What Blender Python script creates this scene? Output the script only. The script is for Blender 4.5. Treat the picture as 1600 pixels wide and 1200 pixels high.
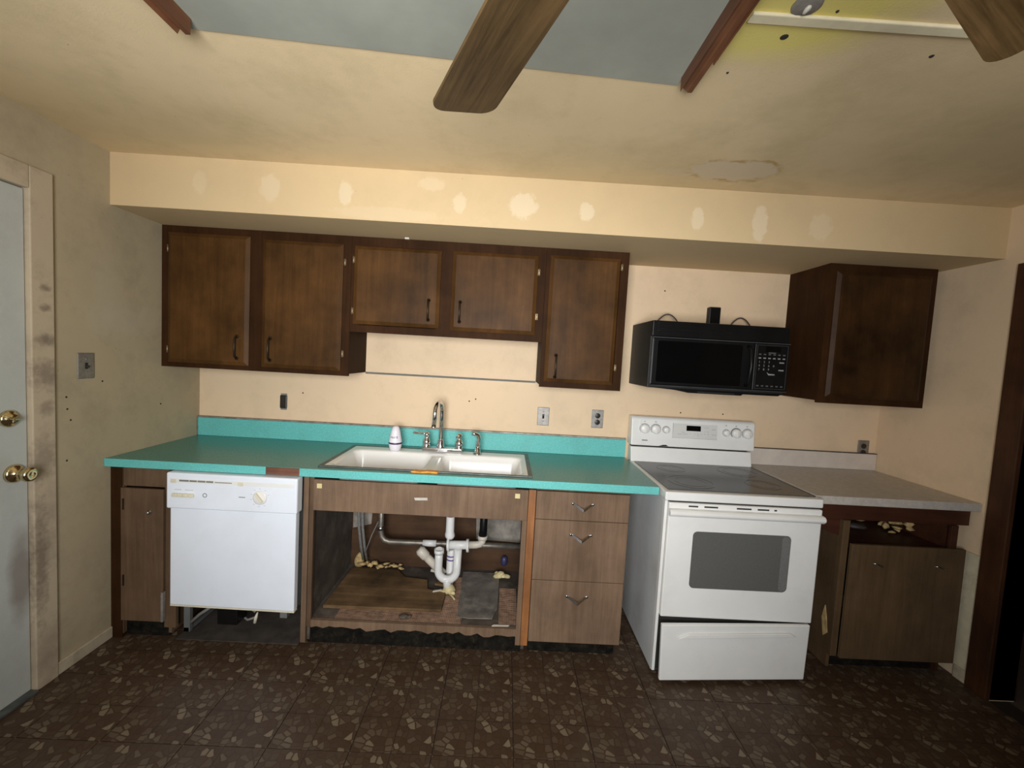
import bpy, bmesh, math, random
from mathutils import Vector, Matrix
random.seed(7)
for o in list(bpy.data.objects): bpy.data.objects.remove(o)
S = bpy.context.scene
COL = S.collection
R = math.radians
PI = math.pi

# ------------------------------------------------------------------ camera, light, exposure
XR, H, YB = 4.29, 2.356, -3.30          # right wall, ceiling height, rear wall
cam = bpy.data.cameras.new('camera'); camo = bpy.data.objects.new('camera', cam); COL.objects.link(camo)
yaw, pitch, roll = R(0.8528), R(-3.6211), R(3.2191)
fwd = Vector((math.sin(yaw)*math.cos(pitch), math.cos(yaw)*math.cos(pitch), math.sin(pitch)))
rt = Vector((math.cos(yaw), -math.sin(yaw), 0)); up = rt.cross(fwd)
rt2 = rt*math.cos(roll)+up*math.sin(roll); up2 = -rt*math.sin(roll)+up*math.cos(roll)
m = Matrix((rt2, up2, -fwd)).transposed().to_4x4(); m.translation = (1.9029, -2.6728, 1.5072)
camo.matrix_world = m
cam.sensor_fit = 'HORIZONTAL'; cam.sensor_width = 36; cam.lens = 36*666.1654/1600
cam.clip_start = 0.02
S.camera = camo
S.view_settings.view_transform = 'Standard'; S.view_settings.look = 'None'
S.view_settings.gamma = 1; S.view_settings.use_curve_mapping = False
S.view_settings.exposure = 0.0

W = bpy.data.worlds.new('sky'); S.world = W; W.use_nodes = True
bg = W.node_tree.nodes['Background']; bg.inputs[0].default_value = (0.62, 0.78, 1.0, 1); bg.inputs[1].default_value = 0.3

def area(name, loc, rot, sx, sy, power, color, spread=180):
    l = bpy.data.lights.new(name, 'AREA'); l.shape = 'RECTANGLE'; l.size = sx; l.size_y = sy
    l.energy = power; l.color = color
    o = bpy.data.objects.new(name, l); COL.objects.link(o); o.location = loc; o.rotation_euler = rot
    l.spread = R(spread)
    return o
# daylight coming in through the rear window and through the glazed door in the left wall
area('daylight_rear_window', (1.74, YB-0.06, 1.42), (R(95), 0, 0), 1.04, 1.00, 52, (.98, 0.98, 0.985), 117)
area('daylight_glazed_door', (-0.16, -2.45, 1.10), (0, R(-90), 0), 1.70, 0.75, 5, (0.80, 0.90, 1.0))

# ------------------------------------------------------------------ node materials
MATS = {}
class NT:
    def __init__(s, name):
        s.m = bpy.data.materials.new(name); s.m.use_nodes = True; s.t = s.m.node_tree
        s.b = s.t.nodes['Principled BSDF']; MATS[name] = s.m
    def n(s, typ, **kw):
        nd = s.t.nodes.new(typ)
        for k, v in kw.items(): setattr(nd, k, v)
        return nd
    def l(s, a, b): s.t.links.new(a, b)
    def pos(s, scale=(1,1,1), obj=False):
        g = s.n('ShaderNodeTexCoord').outputs['Object'] if obj else s.n('ShaderNodeNewGeometry').outputs['Position']
        mp = s.n('ShaderNodeMapping'); s.l(g, mp.inputs[0]); mp.inputs['Scale'].default_value = scale
        return mp.outputs[0]
    def noise(s, vec, scale=5, detail=4, rough=.6, dist=0):
        nd = s.n('ShaderNodeTexNoise'); s.l(vec, nd.inputs['Vector']); nd.inputs['Scale'].default_value = scale
        nd.inputs['Detail'].default_value = detail; nd.inputs['Roughness'].default_value = rough; nd.inputs['Distortion'].default_value = dist
        return nd.outputs[0]
    def rng(s, v, a, b, c=0., d=1.):
        nd = s.n('ShaderNodeMapRange', clamp=True); s.l(v, nd.inputs[0])
        for i, x in enumerate((a, b, c, d)): nd.inputs[1+i].default_value = x
        return nd.outputs[0]
    def math(s, op, a, b=0.):
        nd = s.n('ShaderNodeMath', operation=op)
        for i, x in enumerate((a, b)):
            if isinstance(x, (int, float)): nd.inputs[i].default_value = x
            else: s.l(x, nd.inputs[i])
        return nd.outputs[0]
    def mix(s, f, a, b):
        nd = s.n('ShaderNodeMix', data_type='RGBA')
        for i, x in ((0, f), (6, a), (7, b)):
            if isinstance(x, (int, float)): nd.inputs[i].default_value = x
            elif isinstance(x, tuple): nd.inputs[i].default_value = (*x, 1)
            else: s.l(x, nd.inputs[i])
        return nd.outputs[2]
    def patch(s, c, r, soft=.25, wob=.35, wscale=9):
        """an irregular blot with a shape of its own: centre c, radii r (world metres)"""
        P = s.n('ShaderNodeNewGeometry').outputs['Position']
        d = s.n('ShaderNodeVectorMath', operation='SUBTRACT'); s.l(P, d.inputs[0]); d.inputs[1].default_value = c
        q = s.n('ShaderNodeVectorMath', operation='DIVIDE'); s.l(d.outputs[0], q.inputs[0]); q.inputs[1].default_value = r
        ln = s.n('ShaderNodeVectorMath', operation='LENGTH'); s.l(q.outputs[0], ln.inputs[0])
        nz = s.noise(P, wscale, 3)
        v = s.math('ADD', ln.outputs['Value'], s.math('MULTIPLY', s.math('SUBTRACT', nz, .5), wob*2))
        return s.rng(v, 1+soft, 1-soft), v
    def col(s, c):
        if isinstance(c, tuple): s.b.inputs['Base Color'].default_value = (*c, 1)
        else: s.l(c, s.b.inputs['Base Color'])
    def bump(s, h, strength=.3, dist=.01):
        nd = s.n('ShaderNodeBump'); nd.inputs['Strength'].default_value = strength; nd.inputs['Distance'].default_value = dist
        s.l(h, nd.inputs['Height']); s.l(nd.outputs[0], s.b.inputs['Normal'])
    def set(s, rough=.5, metal=0., spec=.5):
        s.b.inputs['Roughness'].default_value = rough; s.b.inputs['Metallic'].default_value = metal
        s.b.inputs['Specular IOR Level'].default_value = spec
        return s.m

def speck(t, vec, scale, thr):
    v = t.n('ShaderNodeTexVoronoi'); t.l(vec, v.inputs['Vector']); v.inputs['Scale'].default_value = scale
    return t.rng(v.outputs['Distance'], thr, thr*.6)

def plain(name, c, rough=.5, metal=0., spec=.5, var=.12, scale=8, dirt=None, dirt_amt=.0):
    t = NT(name); p = t.pos()
    nz = t.noise(p, scale, 5)
    c2 = tuple(max(0, x*(1-var)) for x in c); c1 = tuple(min(1, x*(1+var)) for x in c)
    out = t.mix(t.rng(nz, .35, .65), c2, c1)
    if dirt:
        out = t.mix(t.math('MULTIPLY', t.rng(t.noise(p, scale*1.7, 8, .7), .5, .72), dirt_amt), out, dirt)
    t.col(out); return t.set(rough, metal, spec)

def paint(name, c, c2, dirt, dirt_amt, patches=(), pc=(.9, .8, .6), rough=.7, extra=None, pw=(.12, .22, 14)):
    t = NT(name); p = t.pos()
    out = t.mix(t.rng(t.noise(p, 1.6, 5, .6), .3, .7), c, c2)
    out = t.mix(t.math('MULTIPLY', t.rng(t.noise(p, 3.7, 8, .72), .48, .75), dirt_amt), out, dirt)
    out = t.mix(t.math('MULTIPLY', speck(t, p, 9, .022), .75), out, (.16, .10, .05))
    for cc, rr, amt in patches:
        f, v = t.patch(cc, rr, *pw)
        out = t.mix(t.math('MULTIPLY', f, amt), out, pc)
    if extra: out = extra(t, p, out)
    t.col(out); t.bump(t.noise(p, 160, 3), .12, .004)
    return t.set(rough, 0, .3)

def wood(name, c1, c2, axis='z', scale=1., rough=.45, spec=.4, blot=.5, obj=False, bump=.05):
    t = NT(name)
    k = {'x': (.06, 1, 1), 'y': (1, .06, 1), 'z': (1, 1, .06)}[axis]
    p = t.pos(k, obj); q = t.pos((1,1,1), obj)
    g = t.noise(p, 55*scale, 6, .7, .6); g2 = t.noise(p, 11*scale, 4, .6, 1.2)
    out = t.mix(t.rng(t.math('ADD', t.math('MULTIPLY', g, .6), t.math('MULTIPLY', g2, .5)), .40, .72), c1, c2)
    bl = t.rng(t.noise(q, 4.5, 5, .6), .32, .7, 1-blot, 1+blot*.6)
    mm = t.n('ShaderNodeVectorMath', operation='SCALE'); t.l(out, mm.inputs[0]); t.l(bl, mm.inputs['Scale'])
    t.col(mm.outputs[0]); t.bump(g, bump, .004)
    return t.set(rough, 0, spec)

WALLC, WALLC2, DIRT = (.77, .58, .385), (.71, .545, .36), (.40, .32, .20)
M = {}
M['wall'] = paint('beige_wall_paint', WALLC, WALLC2, DIRT, .35)
M['wall_side'] = paint('shaded_soiled_beige_paint', (.46, .38, .245), (.40, .335, .22), (.24, .20, .14), .5,  # wall paint with side shade put into the colour, plus mottled soil
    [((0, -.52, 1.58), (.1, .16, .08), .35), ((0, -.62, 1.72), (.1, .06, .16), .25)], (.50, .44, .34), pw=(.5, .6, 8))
sp = []
for x, z, rx, rz, a in ((.416, 2.242, .03, .05, .35), (.745, 2.238, .045, .062, .5), (1.099, 2.23, .033, .055, .75), (1.637, 2.22, .032, .045, .7),
                        (1.941, 2.225, .065, .06, .85), (2.244, 2.216, .036, .042, .85), (2.776, 2.215, .03, .055, .85), (3.076, 2.209, .035, .085, .85),
                        (3.374, 2.212, .055, .06, .45), (1.50, 2.30, .06, .03, .4), (1.30, 2.15, .25, .03, .25)):
    sp.append(((x, -.598, z), (rx, .1, rz), a))
M['soffit'] = paint('soffit_paint', (.64, .485, .275), (.60, .455, .262), DIRT, .2, sp, (.70, .575, .385), pw=(.14, .55, 30))

def ceil_extra(t, p, out):
    f, v = t.patch((2.50, -1.66, H), (.30, .20, 1), .25, .35, 6)
    out = t.mix(t.math('MULTIPLY', f, .9), out, (.78, .67, .19))
    f, v = t.patch((2.83, -.80, H), (.19, .10, 1), .05, .55, 8)
    ring = t.math('MULTIPLY', t.rng(v, .86, .98), t.rng(v, 1.16, 1.02))
    ring = t.math('MULTIPLY', ring, t.rng(t.noise(p, 14, 3), .42, .6))
    out = t.mix(t.math('MULTIPLY', f, .8), out, (.72, .60, .45))
    out = t.mix(t.math('MULTIPLY', ring, .8), out, (.45, .28, .08))
    f, v = t.patch((2.62, -.76, H), (.10, .03, 1), .3, .3, 9)
    out = t.mix(t.math('MULTIPLY', f, .5), out, (.74, .62, .46))
    for c, r in (((2.55, -.62, H), .5), ((3.5, -1.2, H), .6), ((.35, -.9, H), .45)):
        f, v = t.patch(c, (r, r*.6, 1), .5, .5, 3)
        out = t.mix(t.math('MULTIPLY', f, .22), out, (.42, .34, .16))
    return out
M['ceiling'] = paint('ceiling_paint', (.80, .63, .39), (.70, .555, .335), (.40, .32, .15), .35, extra=ceil_extra, rough=.8)
M['grey_panel'] = plain('grey_ceiling_board', (.325, .335, .285), .75, var=.12, scale=2.5)
M['batten'] = plain('cream_batten', (.80, .72, .50), .6)
M['casing'] = paint('grimy_casing_paint', (.52, .43, .30), (.47, .39, .27), (.20, .15, .11), .45)
M['casing_smudged'] = paint('smudged_casing_paint', (.52, .43, .30), (.46, .38, .27), (.14, .10, .08), .55,
    [((0, -.90, 1.47), (.1, .03, .02), .7), ((0, -.90, 1.33), (.1, .05, .05), .6), ((0, -.90, 1.19), (.1, .025, .025), .55), ((0, -.90, 1.60), (.1, .02, .012), .7),
     ((0, -.91, .98), (.1, .05, .06), .5), ((0, -.93, .55), (.1, .025, .2), .7), ((0, -.90, 1.68), (.1, .02, .01), .7)], (.16, .12, .09), pw=(.6, 1.1, 45))
def door_extra(t, p, out):
    f, v = t.patch((0, -.985, .52), (.1, .04, .17), .4, .4, 12)
    return t.mix(t.math('MULTIPLY', f, .6), out, (.16, .11, .08))
M['door'] = paint('pale_grey_door_paint', (.50, .52, .48), (.45, .47, .44), (.28, .27, .22), .3, extra=door_extra, rough=.5)
M['baseboard'] = plain('baseboard_paint', (.50, .43, .31), .6, dirt=(.2, .15, .1), dirt_amt=.6)
M['stub'] = plain('cream_lower_wall', (.62, .56, .40), .7, dirt=(.25, .2, .12), dirt_amt=.4)

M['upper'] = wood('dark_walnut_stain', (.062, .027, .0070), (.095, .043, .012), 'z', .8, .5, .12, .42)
M['upper_right'] = wood('darker_walnut_stain', (.034, .014, .004), (.055, .025, .008), 'z', .8, .5, .15, .6)  # darker copy of the walnut stain, for the right cabinet's door
M['upper_frame'] = wood('dark_walnut_frame', (.030, .0125, .0045), (.047, .020, .0075), 'z', 1, .6, .06, .3)
M['edge_wood'] = wood('worn_door_edge', (.12, .055, .02), (.22, .11, .045), 'z', 1, .5)
M['base_lam'] = wood('taupe_woodgrain_laminate', (.150, .093, .056), (.230, .151, .097), 'z', .9, .6, .18, .22)
M['base_dark'] = wood('dark_brown_laminate', (.095, .058, .033), (.150, .093, .054), 'z', .9, .6, .18, .25)
M['base_right'] = wood('deep_brown_laminate', (.095, .058, .028), (.135, .085, .044), 'z', .9, .65, .15, .25)  # darker brown laminate for the right base cabinet
M['mahogany'] = wood('red_brown_rail', (.045, .014, .007), (.085, .028, .013), 'x', .9, .5, .4, .3)
M['casing_dark'] = wood('dark_red_brown_casing', (.040, .016, .007), (.075, .031, .013), 'z', .8, .55, .2, .35)
M['orange_wood'] = wood('orange_pine', (.22, .085, .026), (.36, .15, .05), 'z', .8, .5, .4, .3)
M['raw_core'] = wood('raw_core_board', (.13, .055, .035), (.24, .11, .07), 'x', .8, .8, .2, .4)
M['ply'] = wood('water_stained_plywood', (.10, .058, .026), (.22, .135, .065), 'x', .6, .8, .2, .65)
M['hardboard'] = wood('brown_hardboard', (.062, .031, .015), (.10, .052, .025), 'x', .6, .75, .25, .4)
M['cab_inside'] = plain('stained_cabinet_interior', (.075, .058, .044), .85, var=.45, scale=5, dirt=(.20, .17, .13), dirt_amt=.6)
M['toe'] = plain('black_rotted_kick', (.008, .007, .005), .9, var=.6, scale=22, dirt=(.06, .045, .025), dirt_amt=.4, spec=.15)
M['fan'] = wood('oak_fan_blade', (.045, .025, .008), (.140, .082, .032), 'x', 1.6, .45, .3, .3, obj=True)
M['rail_wood'] = wood('reddish_light_rail', (.10, .036, .016), (.19, .078, .036), 'y', .8, .5, .4, .3)

def teal():
    t = NT('teal_laminate'); p = t.pos()
    out = t.mix(t.rng(t.noise(p, 140, 3), .35, .65), (.110, .44, .41), (.150, .53, .50))
    out = t.mix(t.math('MULTIPLY', t.rng(t.noise(p, 3.2, 7, .7), .5, .75), .35), out, (.10, .22, .18))
    t.col(out); t.l(t.rng(t.noise(p, 5, 5), .3, .7, .45, .6), t.b.inputs['Roughness'])
    t.b.inputs['Specular IOR Level'].default_value = .3
    return t.m
M['teal'] = teal()
M['teal_top'] = plain('shaded_grimy_teal_laminate', (.075, .30, .27), .3, var=.25, scale=130, dirt=(.10, .17, .14), dirt_amt=.5)  # teal darkened to carry the flat top's shade, with mottled grime
M['grey_lam'] = plain('pale_grey_laminate', (.52, .48, .43), .4, var=.10, scale=40, dirt=(.35, .3, .24), dirt_amt=.4)
M['grey_splash'] = plain('pale_splash_laminate', (.62, .55, .48), .45, var=.06, scale=10)
M['white'] = plain('white_enamel', (.80, .80, .77), .28, var=.03, scale=4, dirt=(.55, .5, .42), dirt_amt=.12)
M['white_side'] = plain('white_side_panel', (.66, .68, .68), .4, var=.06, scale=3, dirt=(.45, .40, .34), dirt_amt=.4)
M['dw_white'] = plain('cool_white_enamel', (.80, .85, .92), .32, var=.03, scale=3, dirt=(.6, .58, .55), dirt_amt=.15)
M['ivory'] = plain('ivory_plastic', (.70, .65, .50), .5)
M['knob_white'] = plain('white_plastic', (.78, .77, .73), .35, var=.02)
M['porcelain'] = None
def porcelain():
    t = NT('stained_porcelain'); p = t.pos()
    z = t.n('ShaderNodeSeparateXYZ'); t.l(p, z.inputs[0])
    low = t.rng(z.outputs[2], .86, .76)
    f = t.math('MULTIPLY', low, t.rng(t.noise(p, 5.5, 4), .42, .62))
    out = t.mix(t.math('MULTIPLY', f, .75), (.88, .88, .85), (.66, .54, .36))
    t.col(out); return t.set(.2, 0, .4)
M['porcelain'] = porcelain()
M['chrome'] = plain('chrome', (.66, .66, .67), .14, 1, var=.06)
M['dull_chrome'] = plain('dull_chrome', (.5, .5, .49), .28, 1, var=.2, scale=40)
M['steel_rim'] = plain('tarnished_steel_rim', (.12, .13, .125), .45, .5, var=.3, scale=25)
M['cap_grey'] = plain('worn_metal_cap', (.26, .25, .22), .5, .4, var=.35, scale=22)
M['rail_grey'] = plain('dull_grey_rail', (.16, .165, .15), .7, spec=.2)
M['grey_stain'] = plain('grey_water_stain', (.26, .235, .20), .85, var=.35, scale=14)
M['brushed'] = plain('brushed_steel_plate', (.30, .285, .26), .55, .75, var=.15, scale=60)
M['brass'] = plain('tarnished_brass', (.62, .52, .30), .18, 1, var=.15)
M['bronze'] = plain('dark_bronze_pull', (.035, .025, .016), .4, .6)
M['hinge'] = plain('worn_brass_hinge', (.36, .27, .16), .45, .8)
M['black'] = plain('black_plastic', (.006, .006, .006), .35, var=.2, spec=.2)
M['black_side'] = plain('black_sheet_metal', (.020, .020, .019), .5, var=.15, spec=.3)
M['black_gloss'] = plain('black_glass', (.003, .003, .003), .10, var=.1, spec=.15)
M['black_trim'] = plain('worn_black_trim', (.05, .052, .055), .35, var=.2)
M['legend'] = plain('grey_print', (.22, .22, .21), .6)
M['legend_dim'] = plain('dim_grey_print', (.07, .07, .07), .6)
M['legend_dark'] = plain('dark_print', (.20, .20, .19), .6)
M['legend_pale'] = plain('pale_grey_print', (.50, .51, .52), .6)
M['ctrl_plate'] = plain('control_plate', (.66, .66, .62), .4, var=.02)
M['glasstop'] = plain('speckled_black_ceramic', (.045, .045, .045), .2, spec=.25, var=.55, scale=160, dirt=(.13, .12, .11), dirt_amt=.5)
M['burner'] = plain('burner_ring', (.036, .035, .034), .25, var=.3, scale=30)
M['ovenglass'] = plain('grey_oven_glass', (.115, .115, .108), .22, var=.06, scale=200)
M['ovenglass_reflection'] = plain('painted_oven_glass_reflection', (.165, .165, .16), .25, var=.15, scale=250)  # paler strip: a reflection painted onto the oven glass
M['pvc'] = plain('white_pvc', (.74, .74, .72), .38, var=.04, dirt=(.5, .45, .36), dirt_amt=.3)
M['pvc_old'] = plain('aged_pvc', (.60, .55, .46), .45, var=.08, dirt=(.35, .3, .22), dirt_amt=.5)
M['purple'] = plain('purple_primer', (.13, .09, .30), .5)
M['dark_purple'] = plain('dark_purple_band', (.03, .016, .08), .4)
M['galv'] = plain('galvanised_pipe', (.24, .215, .18), .5, .7, var=.25, scale=20)
M['hose'] = plain('grey_braided_hose', (.30, .30, .28), .45, .4, var=.25, scale=120)
M['wire_dark'] = plain('dark_wire', (.06, .05, .045), .6)
M['wire_grey'] = plain('grey_wire', (.22, .20, .18), .6)
M['foam'] = plain('yellowed_expanding_foam', (.66, .56, .30), .85, var=.25, scale=30)
M['foam_old'] = plain('browned_foam', (.48, .34, .15), .9, var=.35, scale=30)
M['mesh_wire'] = plain('rusty_wire_mesh', (.42, .27, .18), .5, .5, var=.3, scale=30)
M['sheet'] = plain('soiled_grey_sheet', (.165, .145, .125), .8, var=.4, scale=7, dirt=(.34, .31, .26), dirt_amt=.7)
M['concrete'] = plain('bare_grey_subfloor', (.060, .048, .037), .9, var=.3, scale=12)
M['rust'] = plain('orange_rust', (.70, .30, .045), .8, var=.25, scale=40)
M['tape'] = plain('yellowed_tape', (.70, .60, .30), .7)
M['paper'] = plain('white_paper_label', (.68, .64, .56), .7)
M['blue_cap'] = plain('blue_plastic', (.04, .04, .11), .4)
M['bottle'] = plain('lavender_white_plastic', (.80, .78, .84), .35, var=.03)
M['outlet_brown'] = plain('brown_receptacle', (.022, .016, .012), .4)
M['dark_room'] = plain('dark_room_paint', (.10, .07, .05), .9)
M['metal_grey'] = plain('grey_sheet_metal', (.22, .23, .225), .55, .5)
M['inside_dark'] = plain('dark_interior', (.02, .018, .015), .9)

def floor_mat():
    t = NT('stone_print_vinyl'); p = t.pos(obj=True)
    wob = t.noise(p, 30, 2)
    v2 = t.n('ShaderNodeVectorMath', operation='MULTIPLY_ADD'); t.l(p, v2.inputs[0]); v2.inputs[1].default_value = (1, 1, 1)
    wv = t.n('ShaderNodeTexNoise'); t.l(p, wv.inputs['Vector']); wv.inputs['Scale'].default_value = 22
    sc = t.n('ShaderNodeVectorMath', operation='SCALE'); t.l(wv.outputs['Color'], sc.inputs[0]); sc.inputs['Scale'].default_value = .009
    t.l(sc.outputs[0], v2.inputs[2]); P = v2.outputs[0]
    def vor(feat, scale):
        v = t.n('ShaderNodeTexVoronoi', feature=feat, voronoi_dimensions='2D'); t.l(P, v.inputs['Vector']); v.inputs['Scale'].default_value = scale
        v.inputs['Randomness'].default_value = .95
        return v
    F = vor('F1', 35); E = vor('DISTANCE_TO_EDGE', 35)
    sp = t.n('ShaderNodeSeparateColor'); t.l(F.outputs['Color'], sp.inputs[0])
    stone = t.rng(E.outputs['Distance'], .06, .13)
    bright = t.math('MULTIPLY', t.rng(sp.outputs[0], .5, .95), stone)
    vb = t.math('MULTIPLY', t.rng(sp.outputs[1], .90, .98), stone)
    base = t.mix(t.noise(t.pos(), 3, 4), (.052, .028, .015), (.066, .037, .021))
    out = t.mix(t.math('MULTIPLY', stone, t.rng(sp.outputs[2], 0, 1, .05, .55)), base, (.080, .052, .032))
    out = t.mix(t.math('MULTIPLY', bright, .85), out, (.135, .102, .066))
    out = t.mix(t.math('MULTIPLY', vb, .75), out, (.22, .175, .115))
    # pressed quarter lines of the print
    s = t.n('ShaderNodeSeparateXYZ'); t.l(p, s.inputs[0])
    ln = t.math('MINIMUM', t.math('ABSOLUTE', s.outputs[0]), t.math('ABSOLUTE', s.outputs[1]))
    line = t.rng(ln, .0030, .0012)
    out = t.mix(t.math('MULTIPLY', line, .6), out, (.025, .015, .010))
    # grey dust with its own blots
    d = t.rng(t.noise(t.pos(), 2.1, 6, .7), .52, .72)
    out = t.mix(t.math('MULTIPLY', d, .35), out, (.105, .090, .070))
    t.col(out); h = t.math('SUBTRACT', stone, line); t.bump(h, .18, .002)
    return t.set(.48, 0, .35)
M['floor'] = floor_mat()
M['grout'] = plain('floor_joint', (.020, .013, .009), .8)

# ------------------------------------------------------------------ mesh helpers
class MB:
    def __init__(s): s.bm = bmesh.new(); s.smooth = False
    def box(s, x0, x1, y0, y1, z0, z1, bev=0., seg=2):
        x0, x1 = min(x0, x1), max(x0, x1); y0, y1 = min(y0, y1), max(y0, y1); z0, z1 = min(z0, z1), max(z0, z1)
        b = bmesh.new(); bmesh.ops.create_cube(b, size=1)
        for v in b.verts: v.co = ((x0+x1)/2+v.co.x*(x1-x0), (y0+y1)/2+v.co.y*(y1-y0), (z0+z1)/2+v.co.z*(z1-z0))
        if bev: bmesh.ops.bevel(b, geom=b.edges[:], offset=min(bev, .49*min(x1-x0, y1-y0, z1-z0)), segments=seg, profile=.5, affect='EDGES')
        return s.add(b)
    def add(s, b, mat=None):
        me = bpy.data.meshes.new('tmp'); b.to_mesh(me); b.free()
        if mat: me.transform(mat)
        s.bm.from_mesh(me); bpy.data.meshes.remove(me); return s
    def prism(s, pts, vec, bev=0.):
        """polygon pts (3-D) pushed along vec"""
        b = bmesh.new(); v = Vector(vec)
        A = [b.verts.new(p) for p in pts]; B = [b.verts.new(Vector(p)+v) for p in pts]; n = len(pts)
        b.faces.new(A); b.faces.new(B[::-1])
        for i in range(n): b.faces.new((A[i], B[i], B[(i+1) % n], A[(i+1) % n]))
        bmesh.ops.recalc_face_normals(b, faces=b.faces)
        if bev: bmesh.ops.bevel(b, geom=b.edges[:], offset=bev, segments=2, profile=.5, affect='EDGES')
        return s.add(b)
    def tube(s, pts, r, n=12, caps=True):
        pts = [Vector(p) for p in pts]; rs = r if isinstance(r, (list, tuple)) else [r]*len(pts)
        b = bmesh.new(); rings = []; ref = None
        for i, p in enumerate(pts):
            d = (pts[min(i+1, len(pts)-1)]-pts[max(i-1, 0)]).normalized()
            if ref is None:
                ref = Vector((0, 0, 1)) if abs(d.z) < .9 else Vector((1, 0, 0))
            u = (ref-d*ref.dot(d)).normalized(); w = d.cross(u); ref = u
            rings.append([b.verts.new(p+(u*math.cos(2*PI*k/n)+w*math.sin(2*PI*k/n))*rs[i]) for k in range(n)])
        for a, c in zip(rings, rings[1:]):
            for k in range(n):
                f = b.faces.new((a[k], a[(k+1) % n], c[(k+1) % n], c[k])); f.smooth = True
        if caps: b.faces.new(rings[0][::-1]); b.faces.new(rings[-1])
        bmesh.ops.recalc_face_normals(b, faces=b.faces)
        return s.add(b)
    def lathe(s, prof, c, axis='z', n=28, caps=True):
        """prof = [(radius, height)], about axis through c"""
        b = bmesh.new(); rings = []
        for r, h in prof:
            ring = []
            for k in range(n):
                a = 2*PI*k/n; x, y = r*math.cos(a), r*math.sin(a)
                q = {'z': (x, y, h), 'x': (h, x, y), 'y': (x, h, y)}[axis]
                ring.append(b.verts.new(Vector(c)+Vector(q)))
            rings.append(ring)
        for a, d in zip(rings, rings[1:]):
            for k in range(n):
                f = b.faces.new((a[k], a[(k+1) % n], d[(k+1) % n], d[k])); f.smooth = True
        if caps and prof[0][0] > 1e-5: b.faces.new(rings[0])
        if caps and prof[-1][0] > 1e-5: b.faces.new(rings[-1])
        bmesh.ops.remove_doubles(b, verts=b.verts, dist=1e-6)
        bmesh.ops.recalc_face_normals(b, faces=b.faces)
        return s.add(b)
    def blob(s, c, r, seed=0, amp=.3, sub=2):
        b = bmesh.new(); bmesh.ops.create_icosphere(b, subdivisions=sub, radius=1)
        rn = random.Random(seed); dirs = [(Vector((rn.gauss(0,1), rn.gauss(0,1), rn.gauss(0,1))).normalized(), rn.uniform(-amp, amp)) for _ in range(9)]
        for v in b.verts:
            k = 1+sum(a*max(0, v.co.dot(d))**3 for d, a in dirs)
            v.co = Vector((v.co.x*r[0], v.co.y*r[1], v.co.z*r[2]))*k+Vector(c)
        for f in b.faces: f.smooth = True
        return s.add(b)
    def rrect(s, x0, x1, z0, z1, r, y0, y1, n=6):
        """rounded rectangle in the x-z plane, pushed from y0 to y1"""
        pts = []
        for cx, cz, a0 in ((x1-r, z1-r, 0), (x0+r, z1-r, 90), (x0+r, z0+r, 180), (x1-r, z0+r, 270)):
            for k in range(n+1):
                a = R(a0+90*k/n); pts.append((cx+r*math.cos(a), y0, cz+r*math.sin(a)))
        return s.prism(pts, (0, y1-y0, 0))

ROOTLOC = {}
def link(o, parent=None):
    COL.objects.link(o)
    if parent is not None: o.parent = parent
    return o
def wloc(o):
    l = o.location.copy()
    while o.parent: o = o.parent; l += o.location
    return l
def obj(name, mb, mat, parent=None, rot=None):
    """link the collected shapes as ONE mesh object, origin at the middle of its base"""
    me = bpy.data.meshes.new(name); mb.bm.to_mesh(me); mb.bm.free()
    me.materials.append(M[mat] if isinstance(mat, str) else mat)
    xs = [v.co for v in me.vertices]
    c = Vector(((min(v.x for v in xs)+max(v.x for v in xs))/2, (min(v.y for v in xs)+max(v.y for v in xs))/2, min(v.z for v in xs)))
    me.transform(Matrix.Translation(-c))
    o = bpy.data.objects.new(name, me); link(o, parent)
    o.location = c-(wloc(parent) if parent is not None else Vector())
    return o
def thing(name, label, cat, loc, group=None):
    o = bpy.data.objects.new(name, None); o.empty_display_size = .05; COL.objects.link(o); o.location = loc
    return tag(o, label, cat, group)
def tag(o, label, cat, group=None):
    o['label'] = label; o['category'] = cat
    if group: o['group'] = group
    return o
def struct(o, label=None):
    o['kind'] = 'structure'
    if label: o['label'] = label
    return o
def B(*a, **k): return MB().box(*a, **k)

def text_mesh(body, size, font_extrude=.0004):
    cu = bpy.data.curves.new('t', 'FONT'); cu.body = body; cu.size = size; cu.extrude = font_extrude; cu.align_x = 'CENTER'; cu.align_y = 'CENTER'
    cu.resolution_u = 2
    o = bpy.data.objects.new('t', cu); COL.objects.link(o)
    dg = bpy.context.evaluated_depsgraph_get(); me = bpy.data.meshes.new_from_object(o.evaluated_get(dg))
    bpy.data.objects.remove(o); bpy.data.curves.remove(cu)
    b = bmesh.new(); b.from_mesh(me); bpy.data.meshes.remove(me)
    return b
def text_on(mb, body, size, x, y, z):
    """flat lettering on a face that looks toward -y"""
    return mb.add(text_mesh(body, size), Matrix.Translation((x, y, z)) @ Matrix.Rotation(R(90), 4, 'X'))

# ------------------------------------------------------------------ the room
def holed(u0, u1, v0, v1, holes):
    us = sorted({u0, u1, *[h[0] for h in holes], *[h[1] for h in holes]}); vs = sorted({v0, v1, *[h[2] for h in holes], *[h[3] for h in holes]})
    for a, b in zip(us, us[1:]):
        for c, d in zip(vs, vs[1:]):
            if not any(h[0]-1e-6 <= a and b <= h[1]+1e-6 and h[2]-1e-6 <= c and d <= h[3]+1e-6 for h in holes): yield a, b, c, d

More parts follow.
